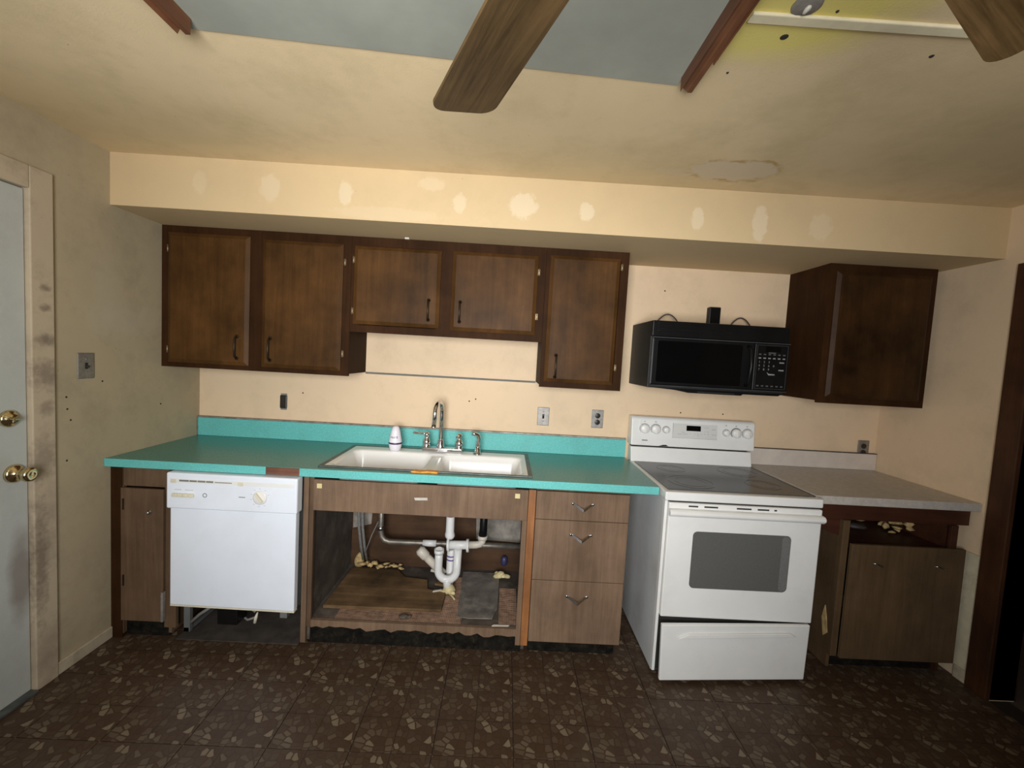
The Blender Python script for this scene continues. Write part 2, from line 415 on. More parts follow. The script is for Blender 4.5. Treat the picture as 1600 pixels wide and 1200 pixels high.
floor = struct(obj('floor', B(-.1, XR+.1, YB-.1, .1, -.06, -.004), 'grout'), 'dark brown stone-print vinyl floor laid in square tiles')
TX, TY = .308, .317
tile_cache = {}
for i in range(-7, 8):
    for j in range(-1, 11):
        cx, cy = 2.01+TX*(i+.5), -.843+TY*2-TY*(j-.5+.0)-TY
        x0, x1 = max(cx-TX/2, .003), min(cx+TX/2, XR-.003); y0, y1 = max(cy-TY/2, YB+.003), min(cy+TY/2, -.003)
        if x1-x0 < .02 or y1-y0 < .02: continue
        key = tuple(round(v, 3) for v in (x0-cx, x1-cx, y0-cy, y1-cy))
        if key not in tile_cache:
            mb = B(x0-cx+.0018, x1-cx-.0018, y0-cy+.0018, y1-cy-.0018, -.004, 0)
            me = bpy.data.meshes.new('tile'); mb.bm.to_mesh(me); mb.bm.free(); me.materials.append(M['floor']); tile_cache[key] = me
        o = bpy.data.objects.new('tile', tile_cache[key]); link(o, floor); o.location = Vector((cx, cy, 0))-floor.location

ceil = struct(obj('ceiling', B(-.1, XR+.1, YB-.1, .1, H, H+.08), 'ceiling'), 'stained beige plaster ceiling')
# board left bare where a light box hung, a little skewed to the walls
sk = R(4.2)
def skew(x, y, z): return (x, y+math.tan(sk)*(x-.99), z)
mb = MB(); mb.prism([skew(.985, -1.437, H), skew(2.372, -1.437, H), skew(2.372, -2.14, H), skew(.985, -2.14, H)], (0, 0, -.004))
obj('grey_board', mb, 'grey_panel', ceil)
mb = B(2.44, 3.30, -1.618, -1.588, H-.009, H, bev=.003); obj('batten', mb, 'batten', ceil)
mb = MB(); mb.lathe([(0, -.006), (.026, -.006), (.032, -.003), (.033, 0)], (2.55, -1.642, H)); bx = obj('box_cover', mb, 'grey_stain', ceil)
mb = MB(); mb.blob((2.552, -1.642, H-.009), (.006, .012, .005), 3); obj('wire_stub', mb, 'paper', bx)
for x, y, r in ((2.561, -1.543, .010), (2.972, -1.513, .006), (2.42, -1.50, .004), (2.49, -1.40, .004), (2.63, -1.63, .004)):
    mb = MB(); mb.lathe([(0, -.0022), (r*.7, -.002), (r, 0)], (x, y, H), n=12); obj('nail_hole', mb, 'inside_dark', ceil)

# back wall, soffit
struct(obj('wall_back', B(-.1, XR+.1, 0, .1, 0, H), 'wall'), 'beige painted back wall behind the counters')
struct(obj('wall_soffit', B(0, XR, -.598, 0, 2.115, H), 'soffit'), 'beige boxed soffit with pale spackled spots')
# left wall with the entry door and a glazed door nearer the viewer
mb = MB()
for a, b, c, d in holed(YB, 0, 0, H, [(-1.77, -.95, 0, 2.06), (-2.85, -2.05, .05, 2.06)]): mb.box(-.12, 0, a, b, c, d)
struct(obj('wall_left', mb, 'wall_side'), 'grimy beige wall in shade-darkened paint with the entry door')
# right wall with a doorway
mb = MB()
for a, b, c, d in holed(YB, 0, 0, H, [(-1.62, -.765, 0, 1.985)]): mb.box(XR, XR+.12, a, b, c, d)
struct(obj('wall_right', mb, 'wall'), 'beige wall beside the dark doorway')
mb = MB()
for a, b, c, d in holed(0, XR, 0, H, [(1.20, 2.28, .92, 2.08)]): mb.box(a, b, YB-.12, YB, c, d)
struct(obj('wall_rear', mb, 'base_dark'))  # unseen wall; dark finish chosen to cut bounced light
w = struct(obj('window_1', MB().box(1.20, 1.23, YB-.04, YB, .92, 2.08).box(2.25, 2.28, YB-.04, YB, .92, 2.08).box(1.23, 2.25, YB-.04, YB, .92, .95).box(1.23, 2.25, YB-.04, YB, 2.05, 2.08), 'batten'))
mb = MB(); mb.box(-.09, -.03, -2.85, -2.79, .05, 2.06).box(-.09, -.03, -2.11, -2.05, .05, 2.06).box(-.09, -.03, -2.79, -2.11, .05, .16).box(-.09, -.03, -2.79, -2.11, 2.0, 2.06)
struct(obj('door_2', mb, 'batten'))
# room beyond the doorway: floor, ceiling and walls only
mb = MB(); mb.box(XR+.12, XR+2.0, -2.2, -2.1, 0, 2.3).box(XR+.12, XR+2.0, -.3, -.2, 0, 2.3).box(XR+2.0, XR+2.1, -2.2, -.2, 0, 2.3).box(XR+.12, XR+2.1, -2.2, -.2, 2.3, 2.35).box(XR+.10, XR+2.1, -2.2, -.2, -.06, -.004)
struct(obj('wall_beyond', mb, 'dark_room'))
def frame3(name, x0, x1, ya, yb, z1, wd, mat, lab):
    mb = MB(); mb.box(x0, x1, ya, ya+wd, 0, z1+wd, bev=.004); mb.box(x0, x1, yb-wd, yb, 0, z1+wd, bev=.004); mb.box(x0, x1, yb, ya, z1, z1+wd, bev=.004)
    return struct(obj(name, mb, mat), lab)
frame3('trim_1', -.02, .016, -.952, -1.768, 2.055, .088, 'casing_smudged', 'smudged beige casing around the entry door')
frame3('trim_2', XR-.022, XR+.13, -.765, -1.62, 1.98, .095, 'casing_dark', 'dark red-brown casing of the doorway')

# entry door
dr = thing('door_1', 'pale grey entry door with brass lock and knob', 'door', (-.03, -1.36, 0)); del dr['category']; dr['kind'] = 'structure'
obj('slab', B(-.045, -.004, -1.768, -.955, .012, 2.052, bev=.003), 'door', dr)
obj('threshold', B(-.10, .03, -1.768, -.955, 0, .012, bev=.003), 'steel_rim', dr)
mb = MB(); mb.lathe([(.032, -.004), (.033, .004), (.028, .010), (.020, .013), (.016, .022), (0, .022)], (0, -1.022, 1.162), 'x'); dl = obj('deadbolt', mb, 'brass', dr)
mb = MB(); mb.box(.020, .036, -1.034, -1.010, 1.157, 1.167, bev=.003); obj('thumb_turn', mb, 'brass', dl)
mb = MB(); mb.lathe([(.036, -.004), (.036, .003), (.030, .010), (.015, .014), (.012, .030), (.015, .036), (.026, .044), (.029, .056), (.026, .066), (.014, .071), (.010, .068), (0, .068)], (0, -1.005, .942), 'x'); obj('knob', mb, 'brass', dr)

# baseboards
def bb(name, x0, x1, y0, y1, h): struct(obj(name, MB().box(x0, x1, y0, y1, 0, h, bev=.004), 'baseboard'))
bb('baseboard_left', 0, .012, -.864, -.603, .057)
bb('baseboard_right', XR-.012, XR, -.668, -.603, .065)
struct(obj('trim_3', B(XR-.006, XR, -.668, -.585, .065, .655, bev=.002).box(XR-.010, XR, -.668, -.585, .645, .657, bev=.002), 'stub'), 'cream lower wall strip beside the dark doorway')

# nail holes
wl = bpy.data.objects['wall_left']; wb = bpy.data.objects['wall_back']
for y, z in ((-.806, 1.225), (-.802, 1.172), (-.788, 1.122), (-.806, .945), (-.64, 1.285), (-.30, 1.14)):
    obj('nail_hole', MB().lathe([(0, .0022), (.003, .002), (.0045, 0)], (0, y, z), 'x', 10), 'inside_dark', wl)
for x, z in ((3.02, 1.215), (1.72, 1.23), (1.68, 1.215), (3.29, 1.22), (.64, 1.21), (2.86, 1.97)):
    obj('nail_hole', MB().lathe([(0, -.0022), (.003, -.002), (.0045, 0)], (x, 0, z), 'y', 10), 'inside_dark', wb)

# wooden rails left from the light box, nailed under the ceiling
def rail(x, yfar, ynear, lab, s):
    t = thing('light_box_rail', lab, 'wood trim', (x, (yfar+ynear)/2, H-.05))
    mb = MB(); P = [(x-.017, 0, H-.045), (x-.011, 0, H-.032), (x-.002, 0, H-.038), (x+.004, 0, H-.045), (x+.017, 0, H-.045), (x+.017, 0, H), (x-.017, 0, H)]
    mb.prism([(p[0], yfar, p[2]) for p in P], (0, ynear-yfar, 0)); obj('moulding', mb, 'rail_wood', t)
    mb = MB(); mb.box(x-.017+.034*(s > 0)-(.004 if s < 0 else 0), x-.017+.034*(s > 0)+(.004 if s > 0 else 0), yfar-.13, ynear, H-.052, H-.012, bev=.001); obj('outer_strip', mb, 'rail_wood', t)
rail(1.000, -1.475, -2.14, 'short red-brown rail nailed to ceiling left of the grey board', -1)
rail(2.385, -1.372, -2.04, 'splintered red-brown rail nailed to ceiling right of the grey board', 1)

# ------------------------------------------------------------------ ceiling fan (hub just above the viewer)
fan = thing('ceiling_fan', 'ceiling fan with wide oak-grain blades', 'ceiling fan', (2.051, -2.388, 1.93))
mb = MB(); mb.lathe([(.0, 2.356), (.065, 2.356), (.06, 2.31), (.02, 2.30), (.014, 2.30), (.014, 2.16), (.05, 2.15), (.11, 2.12), (.125, 2.07), (.12, 2.02), (.07, 1.99), (.06, 1.94), (.0, 1.935)], (2.051, -2.388, 0)); obj('motor_housing', mb, 'hinge', fan)
def blade_mesh():
    mb = MB(); L0, L1 = .17, .672; w0, w1 = .050, .066; pts = [(L0, -w0)]
    rc = .030
    for k in range(7): a = R(-90+90*k/6); pts.append((L1-rc+rc*math.cos(a), -w1+rc+rc*math.sin(a)))
    for k in range(7): a = R(90*k/6); pts.append((L1-rc+rc*math.cos(a), w1-rc+rc*math.sin(a)))
    pts.append((L0, w0))
    mb.prism([(x, y, -.003) for x, y in pts], (0, 0, .006)); me = bpy.data.meshes.new('blade'); mb.bm.to_mesh(me); mb.bm.free(); me.materials.append(M['fan'])
    ib = MB(); ib.box(.10, .25, -.02, .02, .003, .008); im = bpy.data.meshes.new('blade_iron'); ib.bm.to_mesh(im); ib.bm.free(); im.materials.append(M['hinge'])
    return me, im
bme, ime = blade_mesh()
for k in range(4):
    o = bpy.data.objects.new('blade', bme); link(o, fan); o.location = (0, 0, 2.0-1.93); o.rotation_euler = (R(-12), 0, R(113.5-90*k + (5.5 if k == 1 else 0)))
    q = bpy.data.objects.new('blade_iron', ime); link(q, o)

# ------------------------------------------------------------------ upper cabinets
ZS = 2.115
def slab_door(parent, x0, x1, z0, z1, yb, mat='upper', ch=.020, th=.019):
    b = bmesh.new()
    A = [b.verts.new(p) for p in ((x0, yb, z0), (x1, yb, z0), (x1, yb, z1), (x0, yb, z1))]
    Bv = [b.verts.new(p) for p in ((x0, yb-th*.4, z0), (x1, yb-th*.4, z0), (x1, yb-th*.4, z1), (x0, yb-th*.4, z1))]
    Cv = [b.verts.new(p) for p in ((x0+ch, yb-th, z0+ch), (x1-ch, yb-th, z0+ch), (x1-ch, yb-th, z1-ch), (x0+ch, yb-th, z1-ch))]
    b.faces.new(A)
    for P, Q in ((A, Bv), (Bv, Cv)):
        for i in range(4): b.faces.new((P[i], P[(i+1) % 4], Q[(i+1) % 4], Q[i]))
    b.faces.new(Cv); bmesh.ops.recalc_face_normals(b, faces=b.faces)
    return obj('door', MB().add(b), mat, parent)
def bar_pull(door, x, z0, z1, y):
    mb = MB(); mb.tube([(x, y, z0), (x, y-.022, z0+.012), (x, y-.024, (z0+z1)/2), (x, y-.022, z1-.012), (x, y, z1)], [.007, .005, .0045, .005, .007], 8)
    mb.lathe([(.010, 0), (.009, -.003), (.004, -.006)], (x, y, z0), 'y', 10); mb.lathe([(.010, 0), (.009, -.003), (.004, -.006)], (x, y, z1), 'y', 10)
    o = obj('handle', mb, 'bronze', door); o['label'] = 'dark bronze pull'
def hinge(door, x, z, y):
    mb = MB(); mb.tube([(x, y-.005, z-.020), (x, y-.005, z+.020)], .0032, 8); mb.box(x-.005, x+.005, y-.003, y, z-.016, z+.016)
    o = obj('hinge', mb, 'hinge', door); o['label'] = 'worn brass hinge'
def wall_cab(label, x0, x1, z0, yf, doors, mids=(), st=.045, dm='upper'):
    t = thing('wall_cabinet', label, 'cabinet', ((x0+x1)/2, -.15, z0)); y = -yf+.019
    mb = MB(); mb.box(x0, x0+.016, y, -.002, z0+.012, ZS-.001).box(x1-.016, x1, y, -.002, z0+.012, ZS-.001).box(x0+.016, x1-.016, y, -.002, z0+.012, z0+.028).box(x0+.016, x1-.016, y, -.002, ZS-.02, ZS-.001).box(x0+.016, x1-.016, -.008, -.002, z0+.028, ZS-.02)
    obj('carcass', mb, 'upper_frame', t)
    mb = MB(); mb.box(x0, x0+st, -yf, y, z0, ZS-.001).box(x1-st, x1, -yf, y, z0, ZS-.001).box(x0+st, x1-st, -yf, y, z0, z0+.04).box(x0+st, x1-st, -yf, y, ZS-.05, ZS-.001)
    for a, b in mids: mb.box(a, b, -yf, y, z0+.04, ZS-.05)
    obj('face_frame', mb, 'upper_frame', t)
    for (a, b, c, d, hx, h0, h1, hgx, hzs) in doors:
        dd = slab_door(t, a, b, c, d, -yf, dm)
        if hx: bar_pull(dd, hx, h0, h1, -yf-.019)
        for hz in hzs: hinge(dd, hgx, hz, -yf-.004)
    return t
YF = .298
wall_cab('tall dark walnut wall cabinet with two doors against the left wall', .002, 1.026, 1.350, YF,
    [(.043, .482, 1.376, 2.076, .424, 1.415, 1.535, .040, (1.446, 1.99)), (.553, .985, 1.376, 2.066, .604, 1.415, 1.535, .994, (1.472, 1.97))], [(.47, .565)])
wall_cab('short dark walnut wall cabinet with two doors above the sink', 1.027, 2.089, 1.597, YF,
    [(1.046, 1.517, 1.640, 2.062, 1.459, 1.683, 1.790, 1.041, (1.711, 1.987)), (1.580, 2.046, 1.634, 2.064, 1.630, 1.683, 1.790, 2.052, (1.735, 1.977))], [(1.50, 1.60)])
wall_cab('narrow tall dark walnut wall cabinet left of the microwave', 2.090, 2.545, 1.350, YF,
    [(2.112, 2.495, 1.382, 2.074, 2.172, 1.410, 1.53, 2.506, (1.479, 2.03))])
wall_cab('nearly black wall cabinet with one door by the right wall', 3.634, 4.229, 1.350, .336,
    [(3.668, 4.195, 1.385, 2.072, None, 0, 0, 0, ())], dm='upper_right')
tag(obj('wall_rail', B(1.028, 2.088, -.012, -.001, 1.353, 1.364, bev=.002), 'rail_grey'), 'thin grey rail on the wall between the tall cabinets', 'rail')
tag(obj('staple', B(1.318, 1.342, -.332, -.310, 2.108, 2.115, bev=.002), 'paper'), 'small pale clip under the soffit above the sink cabinets', 'clip')

# ------------------------------------------------------------------ switches and outlets
def plate(name, label, cat, x, z, w, h, pm, kind, x_wall=None):
    # plates on the back wall look toward -y
    t = thing(name, label, cat, (x, 0, z-h/2))
    obj('plate', B(x-w/2, x+w/2, -.006, 0, z-h/2, z+h/2, bev=.003), pm, t)
    if kind == 'outlet':
        for s in (-1, 1):
            mb = MB(); mb.lathe([(.0165, 0), (.0165, -.0085), (.015, -.0095), (0, -.0095)], (x, 0, z+s*.0205), 'y', 20); f = obj('receptacle', mb, 'outlet_brown', t)
            mb = MB(); mb.box(x-.008, x-.005, -.0102, -.009, z+s*.0205-.002, z+s*.0205+.006).box(x+.005, x+.008, -.0102, -.009, z+s*.0205-.002, z+s*.0205+.006); obj('slot', mb, 'inside_dark', f)
    else:
        obj('toggle_slot', B(x-.006, x+.006, -.0075, -.005, z-.014, z+.014), 'inside_dark', t)
        obj('toggle', MB().prism([(x-.004, -.006, z-.006), (x-.004, -.016, z+.006), (x-.004, -.015, z+.011), (x-.004, -.006, z+.004)], (.008, 0, 0)), 'outlet_brown', t)
    for s in (-1, 1):
        zz = z+s*.030 if kind != 'outlet' else z+(s*.001)
        mb = MB(); mb.lathe([(.0032, 0), (.0032, -.0075), (0, -.008)], (x, 0, zz), 'y', 10); obj('screw', mb, 'dull_chrome', t)
        if kind == 'outlet': break
    return t
plate('wall_switch', 'steel switch plate on the back wall right of the sink', 'switch', 2.151, 1.145, .074, .115, 'brushed', 'switch')
plate('wall_outlet', 'steel duplex outlet on the back wall left of the stove', 'outlet', 2.494, 1.147, .074, .115, 'brushed', 'outlet')
plate('wall_outlet', 'steel duplex outlet above the pale backsplash at right corner', 'outlet', 4.208, 1.045, .072, .115, 'brushed', 'outlet')
t = thing('wall_outlet', 'dark brown outlet without a cover plate left of the sink', 'outlet', (.524, 0, 1.10))
obj('receptacle_body', B(.503, .545, -.012, 0, 1.108, 1.190, bev=.004), 'outlet_brown', t)
obj('mounting_strap', B(.505, .543, -.004, 0, 1.098, 1.200, bev=.001), 'brushed', t)
# switch on the left wall
t = thing('wall_switch', 'steel switch plate on the left wall beside the entry door', 'switch', (0, -.722, 1.30))
obj('plate', B(0, .006, -.760, -.684, 1.302, 1.418, bev=.003), 'brushed', t)
obj('toggle_slot', B(.005, .0075, -.728, -.716, 1.346, 1.374), 'inside_dark', t)
obj('toggle', B(.006, .018, -.726, -.718, 1.352, 1.362, bev=.002), 'outlet_brown', t)
for z in (1.330, 1.390):
    mb = MB(); mb.lathe([(.0032, 0), (.0032, .0075), (0, .008)], (0, -.722, z), 'x', 10); obj('screw', mb, 'dull_chrome', t)

# ------------------------------------------------------------------ microwave over the range
mw = thing('microwave', 'black over-range microwave with keypad beside a dark wall cabinet', 'microwave', (3.045, -.19, 1.372))
X0, X1, YM = 2.676, 3.424, -.375
obj('body', B(X0, X1, YM+.02, -.002, 1.384, 1.748, bev=.004), 'black_side', mw)
vg = obj('vent_grille', B(X0, X1, YM, YM+.03, 1.662, 1.748, bev=.005), 'black', mw)
for k in range(3): obj('vent_slat', B(X0+.03, X1-.14, YM-.002, YM+.001, 1.730-.020*k, 1.738-.020*k, bev=.001), 'black', vg)
dd = obj('door', B(X0+.002, 3.232, YM-.012, YM+.02, 1.402, 1.655, bev=.006), 'black', mw)
obj('door_glass', MB().rrect(X0+.03, 3.165, 1.418, 1.640, .012, YM-.0135, YM-.008), 'black_gloss', dd)
obj('top_trim', B(X0+.002, 3.424, YM-.0125, YM+.0, 1.6555, 1.6595), 'black_trim', dd)
obj('bottom_trim', B(X0+.004, 3.424, YM-.0125, YM+.0, 1.3975, 1.4010), 'black_trim', dd)
obj('side_trim', B(X0-.0005, X0+.004, YM-.0125, YM+.003, 1.402, 1.656), 'black_trim', dd)
mb = MB(); mb.tube([(3.196, YM-.012, 1.425), (3.200, YM-.036, 1.445), (3.203, YM-.042, 1.53), (3.200, YM-.036, 1.615), (3.196, YM-.012, 1.635)], [.010, .009, .009, .009, .010], 10); obj('handle', mb, 'black', dd)
cp = obj('control_panel', B(3.234, 3.422, YM-.012, YM+.02, 1.402, 1.655, bev=.004), 'black', mw)
obj('display', B(3.290, 3.372, YM-.0132, YM-.011, 1.612, 1.640), 'black_gloss', cp)
fr = MB(); y0, y1 = YM-.0128, YM-.0115
fr.box(3.245, 3.412, y0, y1, 1.6460, 1.6472).box(3.245, 3.412, y0, y1, 1.4120, 1.4132).box(3.2450, 3.2462, y0, y1, 1.4132, 1.6460).box(3.4108, 3.412, y0, y1, 1.4132, 1.6460); obj('panel_outline', fr, 'legend_dim', cp)
def keys(rows, mat):
    for z, xs, w in rows:
        for x in xs: obj('key_legend', B(x-w/2, x+w/2, y0, y1, z-.0035, z+.0035), mat, cp)
six = [3.262+.0262*k for k in range(6)]
keys([(1.597, six, .013), (1.444-.017, six, .013), (1.606, (3.327,), .04)], 'legend_dim')
keys([(1.577, six, .014), (1.556, (3.383,), .026), (1.515, (3.383,), .028)], 'legend')
for z, row in ((1.556, '123'), (1.536, '456'), (1.516, '789')):
    for k, ch in enumerate(row): obj('key_legend', text_on(MB(), ch, .016, 3.262+.0262*k, YM-.0125, z), 'legend', cp)
obj('key_legend', text_on(MB(), '0', .016, 3.262+.0262*3, YM-.0125, 1.536), 'legend', cp)
obj('start_pad', MB().prism([(3.306, YM-.0125, 1.503), (3.318, YM-.0125, 1.494), (3.350, YM-.0125, 1.493), (3.350, YM-.0125, 1.487), (3.316, YM-.0125, 1.486)], (0, .001, 0)), 'legend', cp)
mb = MB(); mb.prism([(X0+.01, YM+.01, 1.386), (X1-.01, YM+.01, 1.386), (X1-.03, YM+.01, 1.374), (3.20, YM+.01, 1.374), (3.19, YM+.01, 1.366), (2.90, YM+.01, 1.366), (2.83, YM+.01, 1.378)], (0, .30, 0)); bt = obj('underside_pan', mb, 'black', mw)
obj('lamp_lens', B(2.95, 3.15, YM+.004, YM+.09, 1.372, 1.3745), 'black_trim', bt)
tag(obj('junction_box', B(3.131, 3.199, -.045, -.001, 1.752, 1.882, bev=.004), 'black'), 'small black box on the wall above the microwave', 'box')
def arc(p0, p1, h, n=12, y=-.03): return [(p0[0]+(p1[0]-p0[0])*k/n, y, p0[1]+(p1[1]-p0[1])*k/n+h*math.sin(PI*k/n)**.8) for k in range(n+1)]
tag(obj('power_cord', MB().tube(arc((2.775, 1.735), (2.93, 1.745), .075, y=-.10), .0042, 8), 'wire_dark'), 'thin dark cord looping above left end of the microwave', 'cord')
tag(obj('power_cord', MB().tube(arc((3.24, 1.74), (3.40, 1.735), .085, y=-.06), .0042, 8), 'wire_dark'), 'thin dark cord looping above the microwave right of the black box', 'cord')

# ------------------------------------------------------------------ teal countertop with sink
XC = 2.680
SX0, SX1, SY0, SY1 = 1.000, 2.062, -.592, -.092      # sink outline
ct = thing('countertop', 'teal laminate countertop with backsplash and a chipped front edge', 'countertop', (1.34, -.3, .876))
mb = MB()
for a, b, c, d in holed(.002, XC, -.631, -.001, [(SX0+.02, SX1-.02, SY0+.02, SY1-.02)]): mb.box(a, b, c, d, .876, .914)
bmesh.ops.remove_doubles(mb.bm, verts=mb.bm.verts, dist=1e-5)
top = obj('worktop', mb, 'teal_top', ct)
for a, b in ((.002, .771), (.933, XC)): obj('edge_band', B(a, b, -.6365, -.6312, .8755, .9145, bev=.0012), 'teal', ct)
e = obj('bare_edge', B(.771, .933, -.6335, -.6312, .877, .9125), 'raw_core', ct); e['label'] = 'bare brown board where the edge band is missing'
sb = obj('backsplash', B(.002, XC, -.020, -.001, .9145, 1.026, bev=.002), 'teal', ct)
obj('metal_cap', B(.002, XC, -.024, -.001, 1.0265, 1.036, bev=.002), 'cap_grey', sb)
obj('corner_strip', B(.002, .008, -.026, -.0205, .9145, 1.034), 'dull_chrome', sb)

snk = thing('kitchen_sink', 'white porcelain double-bowl sink set in the teal countertop', 'sink', (1.53, -.34, .73))
def sdr(px, py, x0, x1, y0, y1, r):
    cx, cy, hx, hy = (x0+x1)/2, (y0+y1)/2, (x1-x0)/2-r, (y1-y0)/2-r
    qx, qy = abs(px-cx)-hx, abs(py-cy)-hy
    return math.hypot(max(qx, 0), max(qy, 0))+min(max(qx, qy), 0)-r
def sinkz(x, y):
    z = .9185
    for x0, x1 in ((SX0+.052, 1.508), (1.552, SX1-.048)):
        d = -sdr(x, y, x0, x1, SY0+.030, SY1-.105, .055)
        if d > -.02:
            k = min(1, max(0, (d+.004)/.060)); k = k*k*(3-2*k)
            rim = min(1, max(0, (d+.02)/.02)); z = min(z, .9185-.004*rim-.155*k)
    if 1.49 < x < 1.57 and SY0+.05 < y < SY1-.12: z = min(z, .9185-.012)
    return z
NX, NY = 190, 96; b = bmesh.new(); G = []
a0, a1, c0, c1 = SX0+.012, SX1-.012, SY0+.012, SY1-.012
for i in range(NX+1):
    row = []
    for j in range(NY+1):
        x, y = a0+(a1-a0)*i/NX, c0+(c1-c0)*j/NY; row.append(b.verts.new((x, y, sinkz(x, y))))
    G.append(row)
for i in range(NX):
    for j in range(NY): f = b.faces.new((G[i][j], G[i+1][j], G[i+1][j+1], G[i][j+1])); f.smooth = True
obj('basin', MB().add(b), 'porcelain', snk)
mb = MB(); mb.box(SX0, SX0+.022, SY0, SY1, .9146, .9205, bev=.002).box(SX1-.022, SX1, SY0, SY1, .9146, .9205, bev=.002).box(SX0+.022, SX1-.022, SY0, SY0+.020, .9146, .9205, bev=.002).box(SX0+.022, SX1-.022, SY1-.020, SY1, .9146, .9205, bev=.002)
obj('metal_rim', mb, 'steel_rim', snk)
for x in (1.28, 1.79):
    mb = MB(); mb.lathe([(.045, .762), (.044, .765), (.03, .763), (.028, .758), (0, .758)], (x, -.36, 0)); obj('drain', mb, 'dull_chrome', snk)
mb = MB(); mb.prism([(1.462, -.606, .9146), (1.478, -.574, .9146), (1.51, -.580, .9146), (1.545, -.572, .9146), (1.602, -.578, .9146), (1.592, -.604, .9146), (1.545, -.600, .9146), (1.51, -.612, .9146)], (0, 0, .0078)); r_ = obj('rust_patch', mb, 'rust', snk); r_['label'] = 'bright orange rust patch on the front rim'

# faucet
YFc = -.150
fc = thing('faucet', 'chrome gooseneck faucet with two lever handles behind the sink', 'faucet', (1.535, YFc, .918))
obj('base_plate', B(1.430, 1.668, YFc-.028, YFc+.028, .9188, .947, bev=.007, seg=3), 'chrome', fc)
mb = MB(); pts = [(1.535, YFc, .94), (1.535, YFc, 1.14)]
gr, gz = .062, 1.158
for k in range(0, 17):
    a = PI*k/16*1.06; dx = -gr+gr*math.cos(a); pts.append((1.535+dx*.16, YFc+dx*1.1, gz+gr*1.05*math.sin(a)))
p = pts[-1]; pts += [(p[0]-.003, p[1]-.003, p[2]-.05)]
mb.tube(pts, .0125, 14); mb.lathe([(.026, .942), (.027, .950), (.020, .965), (.018, .985), (.0145, .992), (.0125, .995)], (1.535, YFc, 0), n=20)
mb.tube([pts[-1], (pts[-1][0], pts[-1][1], pts[-1][2]-.014)], .0155, 14); obj('spout', mb, 'chrome', fc)
for x, ang in ((1.452, 180), (1.646, 265)):
    mb = MB(); mb.lathe([(.025, .942), (.025, .952), (.020, .957), (.024, .968), (.023, .984), (.014, .998), (.012, 1.006), (.016, 1.016), (.015, 1.027), (.007, 1.034), (0, 1.0345)], (x, YFc, 0), n=20)
    h = obj('handle', mb, 'chrome', fc)
    ca, sa = math.cos(R(ang)), math.sin(R(ang)); mb = MB(); mb.tube([(x+ca*q, YFc+sa*q, 1.022+q*.05) for q in (0, .02, .05, .076, .084)], [.008, .0065, .006, .008, .004], 10); obj('lever', mb, 'chrome', h)
sp_ = thing('sink_sprayer', 'chrome side sprayer standing right of the faucet', 'sprayer', (1.758, YFc-.02, .918))
mb = MB(); mb.lathe([(.026, .9188), (.026, .924), (.018, .930), (.016, .955), (.013, .960), (0, .960)], (1.758, YFc-.02, 0), n=20); obj('holder', mb, 'chrome', sp_)
mb = MB(); mb.tube([(1.758, YFc-.02, .955), (1.760, YFc-.02, .985), (1.763, YFc-.02, 1.015), (1.757, YFc-.024, 1.035), (1.740, YFc-.032, 1.043), (1.722, YFc-.040, 1.044)], [.011, .013, .012, .0115, .011, .012], 12); obj('spray_head', mb, 'chrome', sp_)

# air freshener
af = thing('air_freshener', 'white cone-shaped air freshener with a dark purple band on the sink', 'air freshener', (1.272, -.175, .9187))
cx, cy, cz = 1.272, -.175, .9187
prof = [(0, 0), (.026, 0), (.031, .008), (.036, .026), (.0375, .042), (.0375, .049), (.036, .065), (.031, .090), (.026, .115), (.0195, .136), (.012, .144), (0, .146)]
obj('cone', MB().lathe([(r, z+cz) for r, z in prof], (cx, cy, 0), n=32), 'bottle', af)
obj('band', MB().lathe([(.0372, cz+.041), (.0388, cz+.042), (.0388, cz+.050), (.0372, cz+.051)], (cx, cy, 0), n=32, caps=False), 'dark_purple', af)
b = text_mesh('nuzit', .022, .0003)
for v in b.verts:
    a = v.co.x/.031-R(2); z = .084+v.co.y; r = .0362-(z-.065)*.20+v.co.z+.0004
    v.co = (cx+r*math.sin(a), cy-r*math.cos(a), cz+z)
obj('lettering', MB().add(b), 'dark_purple', af)

# ------------------------------------------------------------------ base cabinets
# left, beside the door wall
lb = thing('base_cabinet', 'dark brown narrow base cabinet with one door left of the dishwasher', 'cabinet', (.15, -.3, 0))
obj('carcass', MB().box(.014, .030, -.58, -.01, .06, .874).box(.270, .286, -.58, -.01, .02, .874), 'base_dark', lb)
obj('corner_stile', B(.014, .056, -.602, -.581, .0, .874), 'upper_frame', lb)
obj('face_frame', MB().box(.058, .062, -.600, -.581, .02, .874).box(.060, .286, -.600, -.581, .775, .874).box(.262, .318, -.598, -.580, .06, .775), 'base_dark', lb)
obj('wall_filler', B(.002, .0135, -.602, -.56, 0, .874), 'upper_frame', lb)
d = obj('door', B(.062, .268, -.617, -.601, .098, .768, bev=.003), 'base_dark', lb)
mb = MB(); mb.lathe([(.011, 0), (.011, -.004), (.006, -.006), (.008, -.016), (.004, -.019), (0, -.019)], (.205, -.617, .655), 'y', 16); obj('knob', mb, 'dull_chrome', d)
for z in (.688, .305): obj('hinge', B(.072, .080, -.620, -.616, z-.028, z+.028, bev=.001), 'bronze', d)
obj('worn_edge', B(.258, .2695, -.6185, -.600, .098, .25, bev=.002), 'grey_stain', d)
obj('toe_kick', MB().box(.03, .27, -.575, -.56, 0, .10), 'toe', lb)

